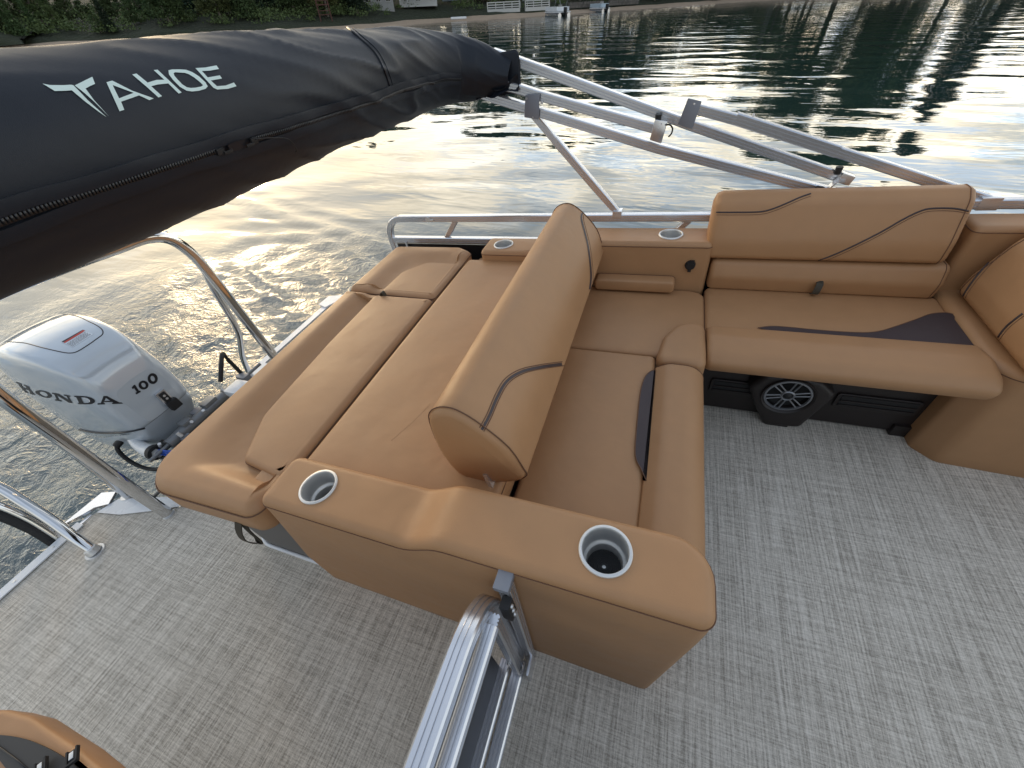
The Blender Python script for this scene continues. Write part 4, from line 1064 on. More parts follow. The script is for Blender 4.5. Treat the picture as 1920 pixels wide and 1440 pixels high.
# ================================================================== STAINLESS TOW BAR AND LADDER RAIL
TB = thing('tow_bar', 'tall polished stainless tow bar arching over the outboard behind the sun pad', 'tow bar')
XA = -2.04
pth = [Vector((XA, .262, .0)), Vector((XA, .266, .25)), Vector((XA, .275, .55)), Vector((XA, .284, .80)), Vector((XA-.01, .305, .93)), Vector((XA-.01, .36, 1.02)), Vector((XA-.01, .46, 1.058)), Vector((XA-.01, .66, 1.052)), Vector((XA, .88, 1.035)), Vector((XA, 1.0, 1.022)),
       Vector((XA, 1.075, .985)), Vector((XA, 1.115, .91)), Vector((XA, 1.13, .80)), Vector((XA, 1.14, .5)), Vector((XA, 1.15, .25)), Vector((XA, 1.155, .0))]
sweep('arch_tube', spline(pth, 6), circ(.024, 20), CHROME, TB, up=(1, 0, 0), auto=None)
for y0, y1, z1 in ((.288, .300, .84), (1.13, 1.145, .80)):
    ft = Vector((-2.37 if y0 < .5 else -2.43, .275 if y0 < .5 else 1.16, 0))
    sweep('brace_tube', spline([Vector((XA-.02, y0, z1)), Vector((XA-.055, y0, z1-.12)), Vector((XA-.14, (y0+ft.y)/2, z1-.38)), ft.lerp(Vector((XA-.14, y0, z1-.38)), .45)+Vector((-.02, 0, 0)), ft], 6), circ(.016, 16), CHROME, TB, up=(1, 0, 0), auto=None)
b = Buf()
b.cyl((-2.37, .275, .0), (-2.37, .275, .012), .03, .028, 20); b.cyl((-2.43, 1.16, 0), (-2.43, 1.16, .012), .03, .028, 20); b.build('foot_flange', STEEL, TB)
b = Buf(); b.cyl((XA, .262, 0), (XA, .262, .004), .027, .026, 24); b.build('foot_flange', STEEL, TB)
sweep('tow_eye', [Vector((XA-.02, 1.10, .985))+Vector((-.03*math.sin(a), 0, .02*math.cos(a)+.0)) for a in [math.pi*i/8 for i in range(9)]], circ(.004, 8), CHROME, TB, up=(0, 1, 0), auto=None)
LR = thing('ladder_rail', 'polished stainless boarding ladder rail rising from the stern deck corner at the left edge', 'handrail')
pth = [Vector((-2.235, .030, .0)), Vector((-2.275, .033, .12)), aty(100, 982, .040), aty(30, 942, .043), aty(-40, 905, .046), aty(-120, 870, .05)]
pth = [atx(p[0], p[1], x) if p else None for p, x in (((182, 1036), -2.225), ((140, 1008), -2.29), ((100, 978), -2.36), ((50, 945), -2.44), ((0, 915), -2.52), ((-60, 895), -2.60))]
sweep('rail_tube', spline(pth, 6), circ(.021, 20), CHROME, LR, up=(0, 0, 1), auto=None)
q = pth[0]
b = Buf(); b.cyl((q.x, q.y, .0), (q.x, q.y, .007), .040, .038, 28); b.cyl((q.x, q.y, .006), (q.x-.006, q.y, .030), .029, .0245, 24); b.build('foot_flange', STEEL, LR)
pth2 = [atx(p[0], p[1], x) for p, x in (((118, 1012), -2.50), ((60, 975), -2.54), ((0, 948), -2.58), ((-60, 930), -2.62))]
sweep('lower_rail_tube', spline(pth2, 6), circ(.016, 16), CHROME, LR, up=(0, 0, 1), auto=None)
sweep('black_step', [p+Vector((-.02, -.02, -.05)) for p in spline(pth2, 4)], circ(.03, 12), BLACK, LR, up=(0, 0, 1))
sweep('cotter_pin', [at(48, 1000, -.01), at(66, 1003, 0), at(84, 996, .01), at(100, 1010, .0)], circ(.004, 8), STEEL, LR, auto=None)
sweep('hinge_bar', [(-2.50, .06, -.03), (-2.47, .035, .0), (-2.40, .045, .014)], circ(.012, 10), STEEL, LR, auto=None)

# ================================================================== NEAR SEAT AT THE LOWER LEFT
NS = thing('near_seat', 'back of a tan seat with charcoal rear panel and black buckles, lower left corner', 'seat')
zN = .50
oc = [(-160, 1350), (-60, 1330), (10, 1330), (55, 1342), (100, 1372), (145, 1402), (190, 1440), (240, 1500), (262, 1600), (270, 2000), (-160, 2000)]
pl = [at(*p, zN).xy for p in oc]
box('seat_base', (-1.30, -.84, .215), (.3, .2, .43), PLASTIC, NS)
sh = pillow('seat_shell', pl, .01, .43, zN, .012, TAN, NS, rb=.004, step=.02, g=.05, seam=0)
GP = mat('charcoal_vinyl', (.034, .033, .033), .55, bump=(300, .2, .0006))
def nz(px, z=zN+.0008): return at(*px, z).xy
ins = [p.xy for p in spline([Vector((*nz(p), 0)) for p in [(-160, 1385), (-60, 1378), (0, 1378), (50, 1386), (100, 1407), (140, 1433), (165, 1460), (175, 1500)]], 5)]
gp = flat('rear_panel', ins+[nz((60, 1500)), nz((0, 1422)), nz((-160, 1400))], zN+.0008, .004, GP, NS)
sweep('seam', [at(*p, zN+.006) for p in [(-40, 1372), (0, 1402), (30, 1424), (62, 1452)]], circ(.0016, 6), PRINT, gp, auto=None)
for c_, rz in (((137, 1419), .25), ((78, 1440), .3)):
    p = at(*c_, zN+.014); R_ = Matrix.Rotation(rz-.8, 3, 'Z'); b = Buf()
    b.box(p, (.026, .013, .006), R_, .002); b.box(p+R_@Vector((0, .009, .002)), (.030, .003, .008), R_); b.box(p+R_@Vector((0, -.008, .002)), (.030, .003, .008), R_); b.box(p+R_@Vector((.013, 0, .003)), (.003, .02, .008), R_); b.build('buckle', BLACK, NS)
    b = Buf(); b.box(p+R_@Vector((-.002, 0, .004)), (.014, .008, .003), R_, .001); b.build('buckle_plate', STEEL, NS)
# ================================================================== BIMINI (folded canopy in its boot, tubes and brackets)
BM = thing('bimini_top', 'folded navy black bimini canopy in its zipped boot with silver aluminium support tubes', 'canopy')
T_ = 30
# centre line of the boot: along the beam, then bending down its port-side bows
cpts = [(-1.05, -1.3, 1.425), (-1.05, -.8, 1.425), (-1.05, -.3, 1.424), (-1.05, .2, 1.421), (-1.05, .7, 1.409), (-1.05, 1.2, 1.396), (-1.05, 1.55, 1.384), (-1.030, 1.78, 1.374), (-.955, 1.93, 1.356), (-.86, 1.985, 1.334), (-.775, 2.0, 1.312), (-.70, 2.0, 1.296)]
crad = [.15, .152, .152, .150, .147, .142, .136, .128, .114, .100, .076, .052]
CL = spline([Vector(p) for p in cpts], 22); RD = [v.x for v in spline([Vector((r, 0, 0)) for r in crad], 22)]
K = 120
def boot_frame(i):
    t = (CL[min(i+1, len(CL)-1)]-CL[max(i-1, 0)]).normalized(); s = t.cross(Z).normalized(); u = s.cross(t); return t, s, u
arcs = [0]
for a, b_ in zip(CL, CL[1:]): arcs.append(arcs[-1]+(b_-a).length)
def wr(th, s):
    """folds of the stretched cloth: long oblique pleats, flatter over the name"""
    calm = math.exp(-((s-1.98)/.30)**2)*math.exp(-((th-.65)/.5)**2)*.7
    w = 0
    q = s*1.0+th*.34
    n1 = noise.noise(Vector((q*5.2, (s-th)*.9, 3.1))); n2 = noise.noise(Vector((q*9, (s-th*.5)*1.0, 7.7)))
    rid = 1-abs(n1)*2.4; rid2 = 1-abs(n2)*2.2
    amp = (.35+.9*sstep((s-1.5)/1.0))*(1-.75*sstep((s-2.95)/.25))
    w += .0062*max(0, rid)**2.2*amp+.0016*max(0, rid2)**2.5*amp
    w += .009*noise.noise(Vector((s*2.1, th*1.4, 0.5)))
    return w*(1-calm)
def boot_pt(i, th, off=0.):
    t, s, u = boot_frame(i)
    r = RD[i]; ax, az = 1.0, 1.0
    # slightly flattened top edge, drooping belly
    rr = r*(1+.030*math.cos(2*th-1.2))+wr(th, arcs[i])+off
    if -2.5 < th < -.7: rr += .010*math.sin((th+2.5)/1.8*math.pi)
    return CL[i]+s*math.cos(th)*rr+u*math.sin(th)*rr
def build_boot():
    n = len(CL); vs = []; fs = []
    for i in range(n): vs += [boot_pt(i, -math.pi+2*math.pi*j/K) for j in range(K)]
    fs = [(i*K+j, i*K+(j+1) % K, (i+1)*K+(j+1) % K, (i+1)*K+j) for i in range(n-1) for j in range(K)]
    fs.append(tuple(range(K)))
    # inner lining of the open end
    b0 = len(vs); i = n-1
    for k_ in (1, 2, 3):
        ii = n-1-k_*4; vs += [CL[ii]+(boot_pt(ii, -math.pi+2*math.pi*j/K)-CL[ii])*(.86 if k_ < 3 else .2) for j in range(K)]
    seq = [(n-1)*K, b0, b0+K, b0+2*K]
    for a, b_ in zip(seq, seq[1:]): fs += [(a+j, a+(j+1) % K, b_+(j+1) % K, b_+j) for j in range(K)]
    o = mk('boot', vs, fs, CANVAS, BM, True, None)
    bm = bmesh.new(); bm.from_mesh(o.data); bmesh.ops.recalc_face_normals(bm, faces=bm.faces); bm.to_mesh(o.data); bm.free(); return o
boot = build_boot()
BT = bvh(boot)
def near_i(y): return min(range(len(CL)), key=lambda i: abs(CL[i].y-y)+(1 if i > len(CL)-60 and y < 1.7 else 0))
def strip_along(name, th0, th1, i0, i1, off, m, wob=.0, stp=1, parent=None, thick=.003):
    vs = []; fs = []; idx = list(range(i0, i1, stp))
    for i in idx:
        w = noise.noise(Vector((arcs[i]*6, th0*5, 1)))*wob
        for th, of in ((th0+w, off*.2), (th0+w, off), ((th0+th1)/2+w, off*1.15), (th1+w, off), (th1+w, off*.2)): vs.append(boot_pt(i, th, of))
    for a in range(len(idx)-1):
        for j in range(4): fs.append((a*5+j, a*5+j+1, (a+1)*5+j+1, (a+1)*5+j))
    return mk(name, vs, fs, m, parent or boot, True, 50)
I0, I1 = 8, near_i(1.93)
zth = -.26
op0, op1 = near_i(.675), near_i(.775)
strip_along('zip_flap', zth+.035, zth+.16, I0, I1, .0075, CANVAS, .05)
strip_along('zip_flap', zth-.18, zth-.035, I0, I1, .0065, CANVAS, .05)
ZIPM = mat('black_zip_teeth', (.018, .018, .020), .32)
strip_along('zip_tape', zth-.045, zth+.045, I0, I1, .0035, PRINT, .05)
b = Buf()
for i in range(I0, op0):
    for f in (0, .25, .5, .75):
        a = boot_pt(i, zth+noise.noise(Vector((arcs[i]*6, zth*5, 1)))*.04); c = boot_pt(i+1, zth+noise.noise(Vector((arcs[i+1]*6, zth*5, 1)))*.04); p = a.lerp(c, f)
        t, s, u = boot_frame(i); nn = (s*math.cos(zth)+u*math.sin(zth)); R_ = Matrix((t, nn.cross(t), nn)).transposed(); b.box(p+nn*.0055, (.0032, .009, .004), R_)
o = b.build('zip_teeth', ZIPM, boot, None); o['kind'] = 'stuff'
b = Buf()
for i in range(op1, I1):
    for f in (0, .25, .5, .75):
        a = boot_pt(i, zth+noise.noise(Vector((arcs[i]*6, zth*5, 1)))*.04); c = boot_pt(i+1, zth+noise.noise(Vector((arcs[i+1]*6, zth*5, 1)))*.04); p = a.lerp(c, f)
        t, s, u = boot_frame(i); nn = (s*math.cos(zth)+u*math.sin(zth)); R_ = Matrix((t, nn.cross(t), nn)).transposed(); b.box(p+nn*.0055, (.0032, .009, .004), R_)
o = b.build('zip_teeth', ZIPM, boot, None); o['kind'] = 'stuff'
# zip sliders and pull at the gap
for i, sg in ((op0, 1), (op1, -1)):
    t, s, u = boot_frame(i); nn = (s*math.cos(zth)+u*math.sin(zth)); R_ = Matrix((t, nn.cross(t), nn)).transposed(); p = boot_pt(i, zth, .009)
    b = Buf(); b.box(p, (.018, .012, .006), R_, .0015); b.box(p+R_@Vector((sg*.016, -.004, .004)), (.022, .006, .003), R_, .001); b.build('zip_slider', BLACK, boot)
pz = [boot_pt(op1, zth+.02, .012), boot_pt(op1+2, zth-.02, .016), boot_pt(op1+4, zth-.10, .018), boot_pt(op1+5, zth-.28, .016), boot_pt(op1+5, zth-.33, .014)]
sweep('pull_cord', spline(pz, 5), circ(.0012, 5), BLACK, boot, auto=None)
gap = Buf()
vs = [boot_pt(i, th, .0095) for i in range(op0+1, op1) for th in ((zth+.005+.055*math.sin((i-op0)/(op1-op0)*math.pi)), (zth-.005-.05*math.sin((i-op0)/(op1-op0)*math.pi)))]
k_ = (op1-op0-1); mk('zip_gap', vs, [(2*i, 2*i+1, 2*i+3, 2*i+2) for i in range(k_-1)], PRINT, boot, True, None)
# welt seam round the boot toward its port end
ws = [(638, 44), (655, 55), (675, 72), (700, 95), (715, 120), (725, 145), (733, 172)]
line_on('welt', [boot], ws, .0036, PRINT, boot, off=.001); line_on('stitching', [boot], [(p[0]+6, p[1]-2) for p in ws], .0012, CANVAS, boot, off=.0008)
# loose lining flap and tucked end beneath the boot
fl = pillow('end_flap', [(-.84, 1.245), (-.66, 1.235), (-.655, 1.385), (-.80, 1.38)], .02, 1.985, 1.992, .003, CANVAS, BM, frame=FY, g=.05)
vs = []; fs = []
for i in range(14):
    for j in range(7):
        u_ = i/13; v_ = j/6
        vs.append(Vector((-.86+.20*u_, 1.945+.012*math.sin(u_*9)+.02*math.sin(v_*3), 1.235+.02*u_-.03*math.sin(u_*math.pi)*v_+v_*.05+.006*math.sin(u_*11+v_*4))))
fs = [(i*7+j, i*7+j+1, (i+1)*7+j+1, (i+1)*7+j) for i in range(13) for j in range(6)]
mk('tucked_cloth', vs, fs, CANVAS, BM, True, None)

# --- lettering on the boot (flat print laid on the cloth)
def fine(poly, step):
    """triangulate a 2D outline finely, so that it can be laid on a curved surface"""
    P = dense([Vector(p) for p in poly], step); k = len(P)
    xs = [p.x for p in P]; ys = [p.y for p in P]; pin = []
    def inside(q):
        c = False
        for i in range(k):
            a, b_ = P[i], P[i-1]
            if (a.y > q.y) != (b_.y > q.y) and q.x < (b_.x-a.x)*(q.y-a.y)/(b_.y-a.y)+a.x: c = not c
        return c
    gx = min(xs)
    while gx < max(xs):
        gy = min(ys)
        while gy < max(ys):
            q = Vector((gx, gy))
            if inside(q) and min((q-p).length for p in P) > step*.4: pin.append(q)
            gy += step
        gx += step
    ov, _, of, *_r = geometry.delaunay_2d_cdt(P+pin, [(i, (i+1) % k) for i in range(k)], [], 1, 1e-6)
    return ov, [list(f) for f in of]
def lay(name, polys, mapf, tree, m, parent, step, off=.0012):
    """mapf: 2D -> (origin, direction) of the line along which the print is pressed on the surface"""
    V_ = []; F_ = []
    for poly in polys:
        ov, of = fine(poly, step); ok = {}
        for i, q in enumerate(ov):
            o_, d_ = mapf(q.x, q.y); h = tree.ray_cast(o_, d_)
            if h[0] is not None:
                n_ = h[1] if h[1].dot(d_) < 0 else -h[1]; ok[i] = len(V_); V_.append(h[0]+n_*off)
        F_ += [[ok[i] for i in f] for f in of if all(i in ok for i in f)]
    return mk(name, V_, F_, m, parent, True, None)
eye = Vector((0, 0, EYE))
def from_photo(x, y): return eye, ray(x, y).normalized()
def z_(pts, ox=60, oy=100, s=4.8): return [(ox+a/s, oy+b_/s) for a, b_ in pts]
TREE_B = BT
letters = [('letter', [z_([(95, 278), (160, 291), (280, 292), (352, 288), (372, 292), (430, 350), (500, 425), (668, 576), (600, 530), (480, 440), (358, 338), (300, 342), (205, 344)])]),
 ('letter', [z_([(385, 294), (462, 256), (543, 216), (568, 280), (522, 300), (482, 322), (560, 428), (690, 570), (640, 520), (560, 440), (470, 360), (432, 330)])]),
 ('letter', [z_([(670, 265), (722, 250), (900, 345), (1093, 408), (1055, 424), (962, 380), (800, 438), (828, 510), (786, 524), (735, 420)][:10])]),
 ('letter', [z_([(902, 196), (940, 187), (1040, 268), (1120, 244), (1190, 242), (1095, 156), (1130, 152), (1345, 355), (1318, 365), (1225, 275), (1130, 285), (1072, 300), (1168, 388), (1136, 400), (1030, 305)])]),
 ('letter', [z_([(1470, 137), (1560, 132), (1660, 113), (1682, 145), (1600, 160), (1528, 163), (1580, 220), (1690, 202), (1708, 230), (1608, 248), (1662, 298), (1740, 292), (1815, 265), (1838, 298), (1760, 322), (1665, 328), (1630, 312), (1550, 225)])])]
# A and O have counters: built as a band round the opening
def ringpoly(outer_, inner_): return [outer_+[outer_[0]]+[inner_[0]]+inner_[::-1]]
A_out = z_([(670, 265), (722, 250), (900, 345), (1093, 408), (1055, 424), (962, 380), (800, 438), (828, 510), (786, 524)]); A_in = z_([(725, 290), (915, 360), (782, 408)])
def quadband(o_, i_):
    k = len(o_); return [[o_[j], o_[(j+1) % k], i_[(j+1) % k], i_[j]] for j in range(k)]
lay('letter', letters[0][1]+letters[1][1], from_photo, BT, PRINTW, boot, 1.6)
A_l = [z_([(670, 265), (722, 250), (725, 290), (782, 408), (800, 438), (828, 510), (786, 524)]), z_([(722, 250), (900, 345), (1093, 408), (1055, 424), (915, 360), (725, 290)]), z_([(915, 360), (1055, 424), (962, 380), (800, 438), (782, 408)])]
A_l = [z_([(670, 265), (722, 250), (725, 290), (782, 408), (800, 438), (828, 510), (786, 524)]), z_([(722, 250), (900, 340), (1093, 408), (1055, 424), (962, 382), (915, 360), (725, 290)]), z_([(915, 360), (962, 382), (800, 438), (782, 408)])]
lay('letter', A_l, from_photo, BT, PRINTW, boot, 1.6)
lay('letter', letters[3][1], from_photo, BT, PRINTW, boot, 1.6)
Oo = z_([(1228, 158), (1260, 150), (1330, 149), (1385, 152), (1440, 172), (1500, 210), (1560, 265), (1580, 300), (1560, 322), (1500, 340), (1440, 346), (1390, 340), (1330, 305), (1270, 245), (1232, 195)])
Oi = z_([(1274, 182), (1290, 175), (1335, 178), (1375, 180), (1410, 192), (1460, 222), (1510, 262), (1538, 290), (1520, 302), (1470, 312), (1425, 315), (1390, 308), (1350, 282), (1310, 240), (1280, 205)])
lay('letter', quadband(Oo, Oi), from_photo, BT, PRINTW, boot, 2.2)
lay('letter', letters[4][1], from_photo, BT, PRINTW, boot, 1.6)

# --- tubes
FB = flute(.036, .036, .0026)
def tube(name, pxs, y, n=1, prof=None):
    P = [aty(px, py, y) for px, py in pxs]; P = spline(P, 6) if n > 1 else P
    return sweep(name, P, prof or FB, ALU, BM, up=(0, 1, 0), auto=30), P
_, P1 = tube('main_bow_tube', [(925, 100), (965, 113), (1292, 233), (1592, 337)], 2.015)
_, P2_ = tube('second_bow_tube', [(880, 150), (925, 156), (975, 167), (1030, 184), (1246, 245)], 1.985, 6)
_, P3 = tube('front_bow_tube', [(880, 164), (915, 180), (1235, 278), (1562, 362)], 1.985)
_, P4 = tube('rear_support_tube', [(1290, 199), (1400, 229), (1850, 374)], 2.015)
_, P5 = tube('brace_tube', [(1000, 214), (1085, 315), (1158, 398)], 2.0, 1, flute(.030, .030, .0024))
def sleeve(a, b_, y, w=.041):
    p, q = aty(*a, y), aty(*b_, y); sweep('sleeve', [p, q], flute(w, w, .002), ALU, BM, up=(0, 1, 0), auto=30)
sleeve((1378, 221), (1570, 283), 2.015); sleeve((1040, 261), (1150, 389), 2.0, .034)
def plate(name, pxs, y, th, m):
    q = [(p.x, p.z) for p in (aty(*a, y) for a in pxs)]; return pillow(name, q, .004, y-.001, y+th, .002, m, BM, frame=FY, g=.2, seg=2, rb=.001, step=.1)
plate('clamp_plate', [(985, 178), (1012, 176), (1010, 224), (983, 220)], 1.955, .004, ALUD)
plate('clamp_plate', [(1290, 184), (1316, 190), (1298, 242), (1271, 234)], 1.99, .004, ALUD)
plate('clamp_plate', [(1228, 224), (1252, 228), (1240, 269), (1218, 262)], 1.955, .004, ALU)
for c_, y in (((1234, 222), 1.975), ((1572, 320), 1.99)):
    p = aty(*c_, y); b = Buf(); b.cyl(p-Vector((0, 0, .012)), p+Vector((0, 0, .014)), .011, .013, 14); b.build('locking_knob', BLACK, BM)
for c_ in ((988, 184), (1016, 192)):
    p = aty(*c_, 1.962); b = Buf(); b.cyl(p, p+Vector((0, -.008, 0)), .007, .005, 12); b.build('bolt', STEEL, BM)
for c_ in ((999, 220), (1302, 195), (1240, 232)):
    p = aty(*c_, 1.954); b = Buf(); b.cyl(p, p+Vector((0, -.003, 0)), .003, .002, 8); b.build('rivet', STEEL, BM)
for c_ in ((1001, 107), (1290, 214), (1412, 219), (1380, 228)):
    p = aty(*c_, 2.015); b = Buf(); b.cyl(p, p+Vector((0, 0, .01)), .005, .004, 8); b.build('rivet', STEEL, BM)
# little cable hoop by the second clamp and the plug lead by the bench
sweep('cable_hoop', spline([aty(1248, 234, 1.95), aty(1256, 234, 1.94), aty(1261, 241, 1.94), aty(1259, 250, 1.94), aty(1254, 256, 1.955)], 5), circ(.0032, 8), BLACK, BM, auto=None)
sweep('plug_lead', spline([aty(1545, 352, 1.95), aty(1532, 350, 1.94), aty(1530, 355, 1.94), aty(1542, 357, 1.93), aty(1560, 355, 1.93), aty(1572, 357, 1.93)], 5), circ(.0034, 8), BLACK, BM, auto=None)
p = aty(1580, 357, 1.93); box('plug', p, (.044, .02, .022), WHITE, BM, bev=.004)
box('tube_end_fitting', aty(1584, 333, 2.0), (.05, .045, .035), ALU, BM, R=Matrix.Rotation(.35, 3, 'Y'), bev=.004)
sweep('tube_end_hook', [aty(1575, 335, 1.975), aty(1563, 344, 1.975), aty(1556, 350, 1.975)], [(-.014, -.003), (.014, -.003), (.014, .003), (-.014, .003)], ALU, BM, up=(0, 0, 1))
# rail sockets
p = aty(1158, 398, 2.0); box('rail_socket', p+Vector((0, -.002, -.004)), (.044, .046, .034), ALU, BM, bev=.004)
p = aty(1849, 374, 2.01); box('rail_socket', p+Vector((.004, -.004, -.008)), (.062, .05, .046), ALU, BM, bev=.004)
sweep('pivot_arm', [aty(1562, 362, 1.985), aty(1610, 380, 1.985)+Vector((0, 0, -.02)), (aty(1610, 380, 1.985).x, 1.99, .70)], FB, ALU, BM, up=(0, 1, 0))

# ================================================================== OUTBOARD MOTOR
OM = thing('outboard_motor', 'pearl silver outboard motor with black lettering, running at the stern', 'outboard motor')
YC = .63
MF = lambda x, z: (-2.2+(x+2.2)*.8-.08, .35+(z-.35)*.85-.05)
# sections: x, bottom z, shoulder z, top z, half width low, half width at shoulder, half width at top
SE = [(-2.115, .360, .50, .600, .100, .110, .070), (-2.135, .345, .55, .690, .150, .145, .095), (-2.18, .325, .60, .765, .178, .170, .118), (-2.26, .300, .645, .825, .196, .190, .132),
      (-2.38, .275, .680, .870, .206, .203, .140), (-2.52, .235, .700, .888, .222, .212, .145), (-2.66, .205, .700, .885, .228, .212, .140), (-2.78, .190, .690, .865, .222, .205, .130), (-2.87, .205, .665, .825, .195, .185, .115), (-2.92, .25, .62, .77, .14, .14, .09)]
SE = [(MF(x, 0)[0], MF(0, zb)[1], MF(0, zs)[1]+.062, MF(0, zt)[1], wl*.85, ws_*.85*.97, wt*.85*1.15) for x, zb, zs, zt, wl, ws_, wt in SE]
def motor():
    xs = [s[0] for s in SE]
    S2 = []
    A_ = np.array(SE); n = 40
    cs = [spline([Vector((SE[i][0], SE[i][c], 0)) for i in range(len(SE))], 5) for c in range(1, 7)]
    for j in range(len(cs[0])): S2.append((cs[0][j].x, *[c[j].y for c in cs]))
    vs = []; fs = []; K_ = 0
    for x, zb, zs, zt, wl, ws_, wt in S2:
        half = [(0, zb), (wl*.6, zb), (wl*.93, zb+.002), (wl, zb+.018), ((wl*1.03+ws_*.0), zb+(zs-zb)*.35), (max(wl, ws_)*1.02, zb+(zs-zb)*.70), (ws_, zs-.012), (ws_*.985, zs+.004),
                (ws_*.93+wt*.04, zs+(zt-zs)*.28), (wt*1.10, zt-(zt-zs)*.16), (wt*.98, zt-(zt-zs)*.045), (wt*.80, zt-.002), (wt*.4, zt+.003), (0, zt+.004)]
        sm = []
        for i in range(len(half)-1):
            a = Vector((*half[i], 0)); b_ = Vector((*half[i+1], 0))
            for t_ in (0, .5): q = a.lerp(b_, t_); sm.append((q.x, q.y))
        sm.append(half[-1])
        ring = [(-a, b_) for a, b_ in sm]+[(a, b_) for a, b_ in sm[-2:0:-1]]
        K_ = len(ring); vs += [Vector((x, YC+a, b_)) for a, b_ in ring]
    m = len(S2); fs = [(i*K_+j, i*K_+(j+1) % K_, (i+1)*K_+(j+1) % K_, (i+1)*K_+j) for i in range(m-1) for j in range(K_)]
    fs += [tuple(range(K_)), tuple(range((m-1)*K_, m*K_))]
    o = mk('cowl', vs, fs, COWL, OM, True, 60)
    bm = bmesh.new(); bm.from_mesh(o.data); bmesh.ops.recalc_face_normals(bm, faces=bm.faces)
    bmesh.ops.smooth_vert(bm, verts=bm.verts[:], factor=.5, use_axis_x=True, use_axis_y=True, use_axis_z=True); [bmesh.ops.smooth_vert(bm, verts=bm.verts[:], factor=.5, use_axis_x=True, use_axis_y=True, use_axis_z=True) for _ in range(3)]; bm.to_mesh(o.data); bm.free()
    o.data.polygons.foreach_set('use_smooth', [True]*len(o.data.polygons))
    # lower cowl: same plan, below a black gasket
    low = []; g = []
    prof = [(S2[i][0], S2[i][4], S2[i][1]) for i in range(m)]
    loop = [(x, YC-w*1.01, z) for x, w, z in prof]+[(x, YC+w*1.01, z) for x, w, z in prof[::-1]]
    k = len(loop); vv = []; ff = []
    for dz, sc in ((.004, 1.004), (-.012, 1.004)): vv += [Vector((x, YC+(y-YC)*sc, z+dz)) for x, y, z in loop]
    ff = [(i, (i+1) % k, k+(i+1) % k, k+i) for i in range(k)]; pass
    vv = []; 
    for dz, sc, cx_ in ((.03, .93, .95), (-.012, .97, .96), (-.05, .93, .90), (-.11, .80, .82), (-.17, .62, .78), (-.22, .5, .66)): vv += [Vector((-2.45+(x+2.45)*cx_, YC+(y-YC)*sc, z+dz)) for x, y, z in loop]
    ff = [(a*k+i, a*k+(i+1) % k, (a+1)*k+(i+1) % k, (a+1)*k+i) for a in range(5) for i in range(k)]; ff.append(tuple(range(5*k, 6*k)))
    mk('lower_cowl', vv, ff, COWL, OM, True, 50)
    box('leg', (-2.50, YC, -.20), (.34, .15, .62), COWLD, OM, bev=.04); box('cavitation_plate', (-2.56, YC, -.52), (.5, .26, .02), COWLD, OM, bev=.005)
    b = Buf(); b.cyl((-2.86, YC, -.72), (-2.30, YC, -.72), .07, .05, 16); b.build('gearcase', COWLD, OM)
    for i in range(3):
        a = i*2.094; b = Buf(); b.box((-2.88, YC+math.cos(a)*.09, -.72+math.sin(a)*.09), (.02, .16, .07), Matrix.Rotation(a, 3, 'X')@Matrix.Rotation(.5, 3, 'Y'), .006); b.build('propeller_blade', COWLD, OM)
    return o
cowl = motor(); CT = bvh(cowl)
line = [(14, 641), (45, 643), (80, 652), (115, 660), (132, 662), (145, 659), (165, 647), (182, 635), (192, 627), (192, 619), (183, 611), (165, 602), (145, 593), (118, 589)]
line_on('gasket', [cowl], [(150, 805), (180, 810), (212, 811), (250, 807), (283, 797), (308, 782), (330, 762), (350, 741), (360, 728)], .0045, PRINT, cowl, off=.0035)
line_on('lid_seam', [cowl], line, .0022, PRINT, cowl, off=.0002)
c5 = lambda pts: [(a/4.8, 560+b_/4.8) for a, b_ in pts]
lay('sticker', [c5([(552, 388), (740, 280), (840, 320), (655, 438)])], from_photo, CT, mat('pale_label', (.62, .68, .74), .4), cowl, 1.6, .0008)
lay('sticker_stripe', [c5([(556, 388), (578, 375), (745, 281), (765, 287), (590, 390), (568, 395)][:6])], from_photo, CT, PRINT, cowl, 1.6, .0014)
lay('sticker_stripe', [c5([(574, 396), (600, 380), (700, 318), (752, 285), (768, 290), (715, 325), (610, 388), (585, 402)])], from_photo, CT, REDP, cowl, 1.6, .0020)
tl = []
for i in range(6):
    f = i/6; a = Vector((602+62*f*.9, 408+25*f)); b_ = Vector((770+70*f*.85, 300+20*f)); 
    r_ = random.Random(i)
    t0 = 0.0
    while t0 < .95:
        t1 = t0+r_.uniform(.06, .16); p = a.lerp(b_, t0); q = a.lerp(b_, min(t1-.025, 1)); tl.append(c5([(p.x, p.y), (q.x, q.y), (q.x+2, q.y+4.5), (p.x+2, p.y+4.5)])); t0 = t1
lay('sticker_print', tl, from_photo, CT, ALUD, cowl, 3, .0013)
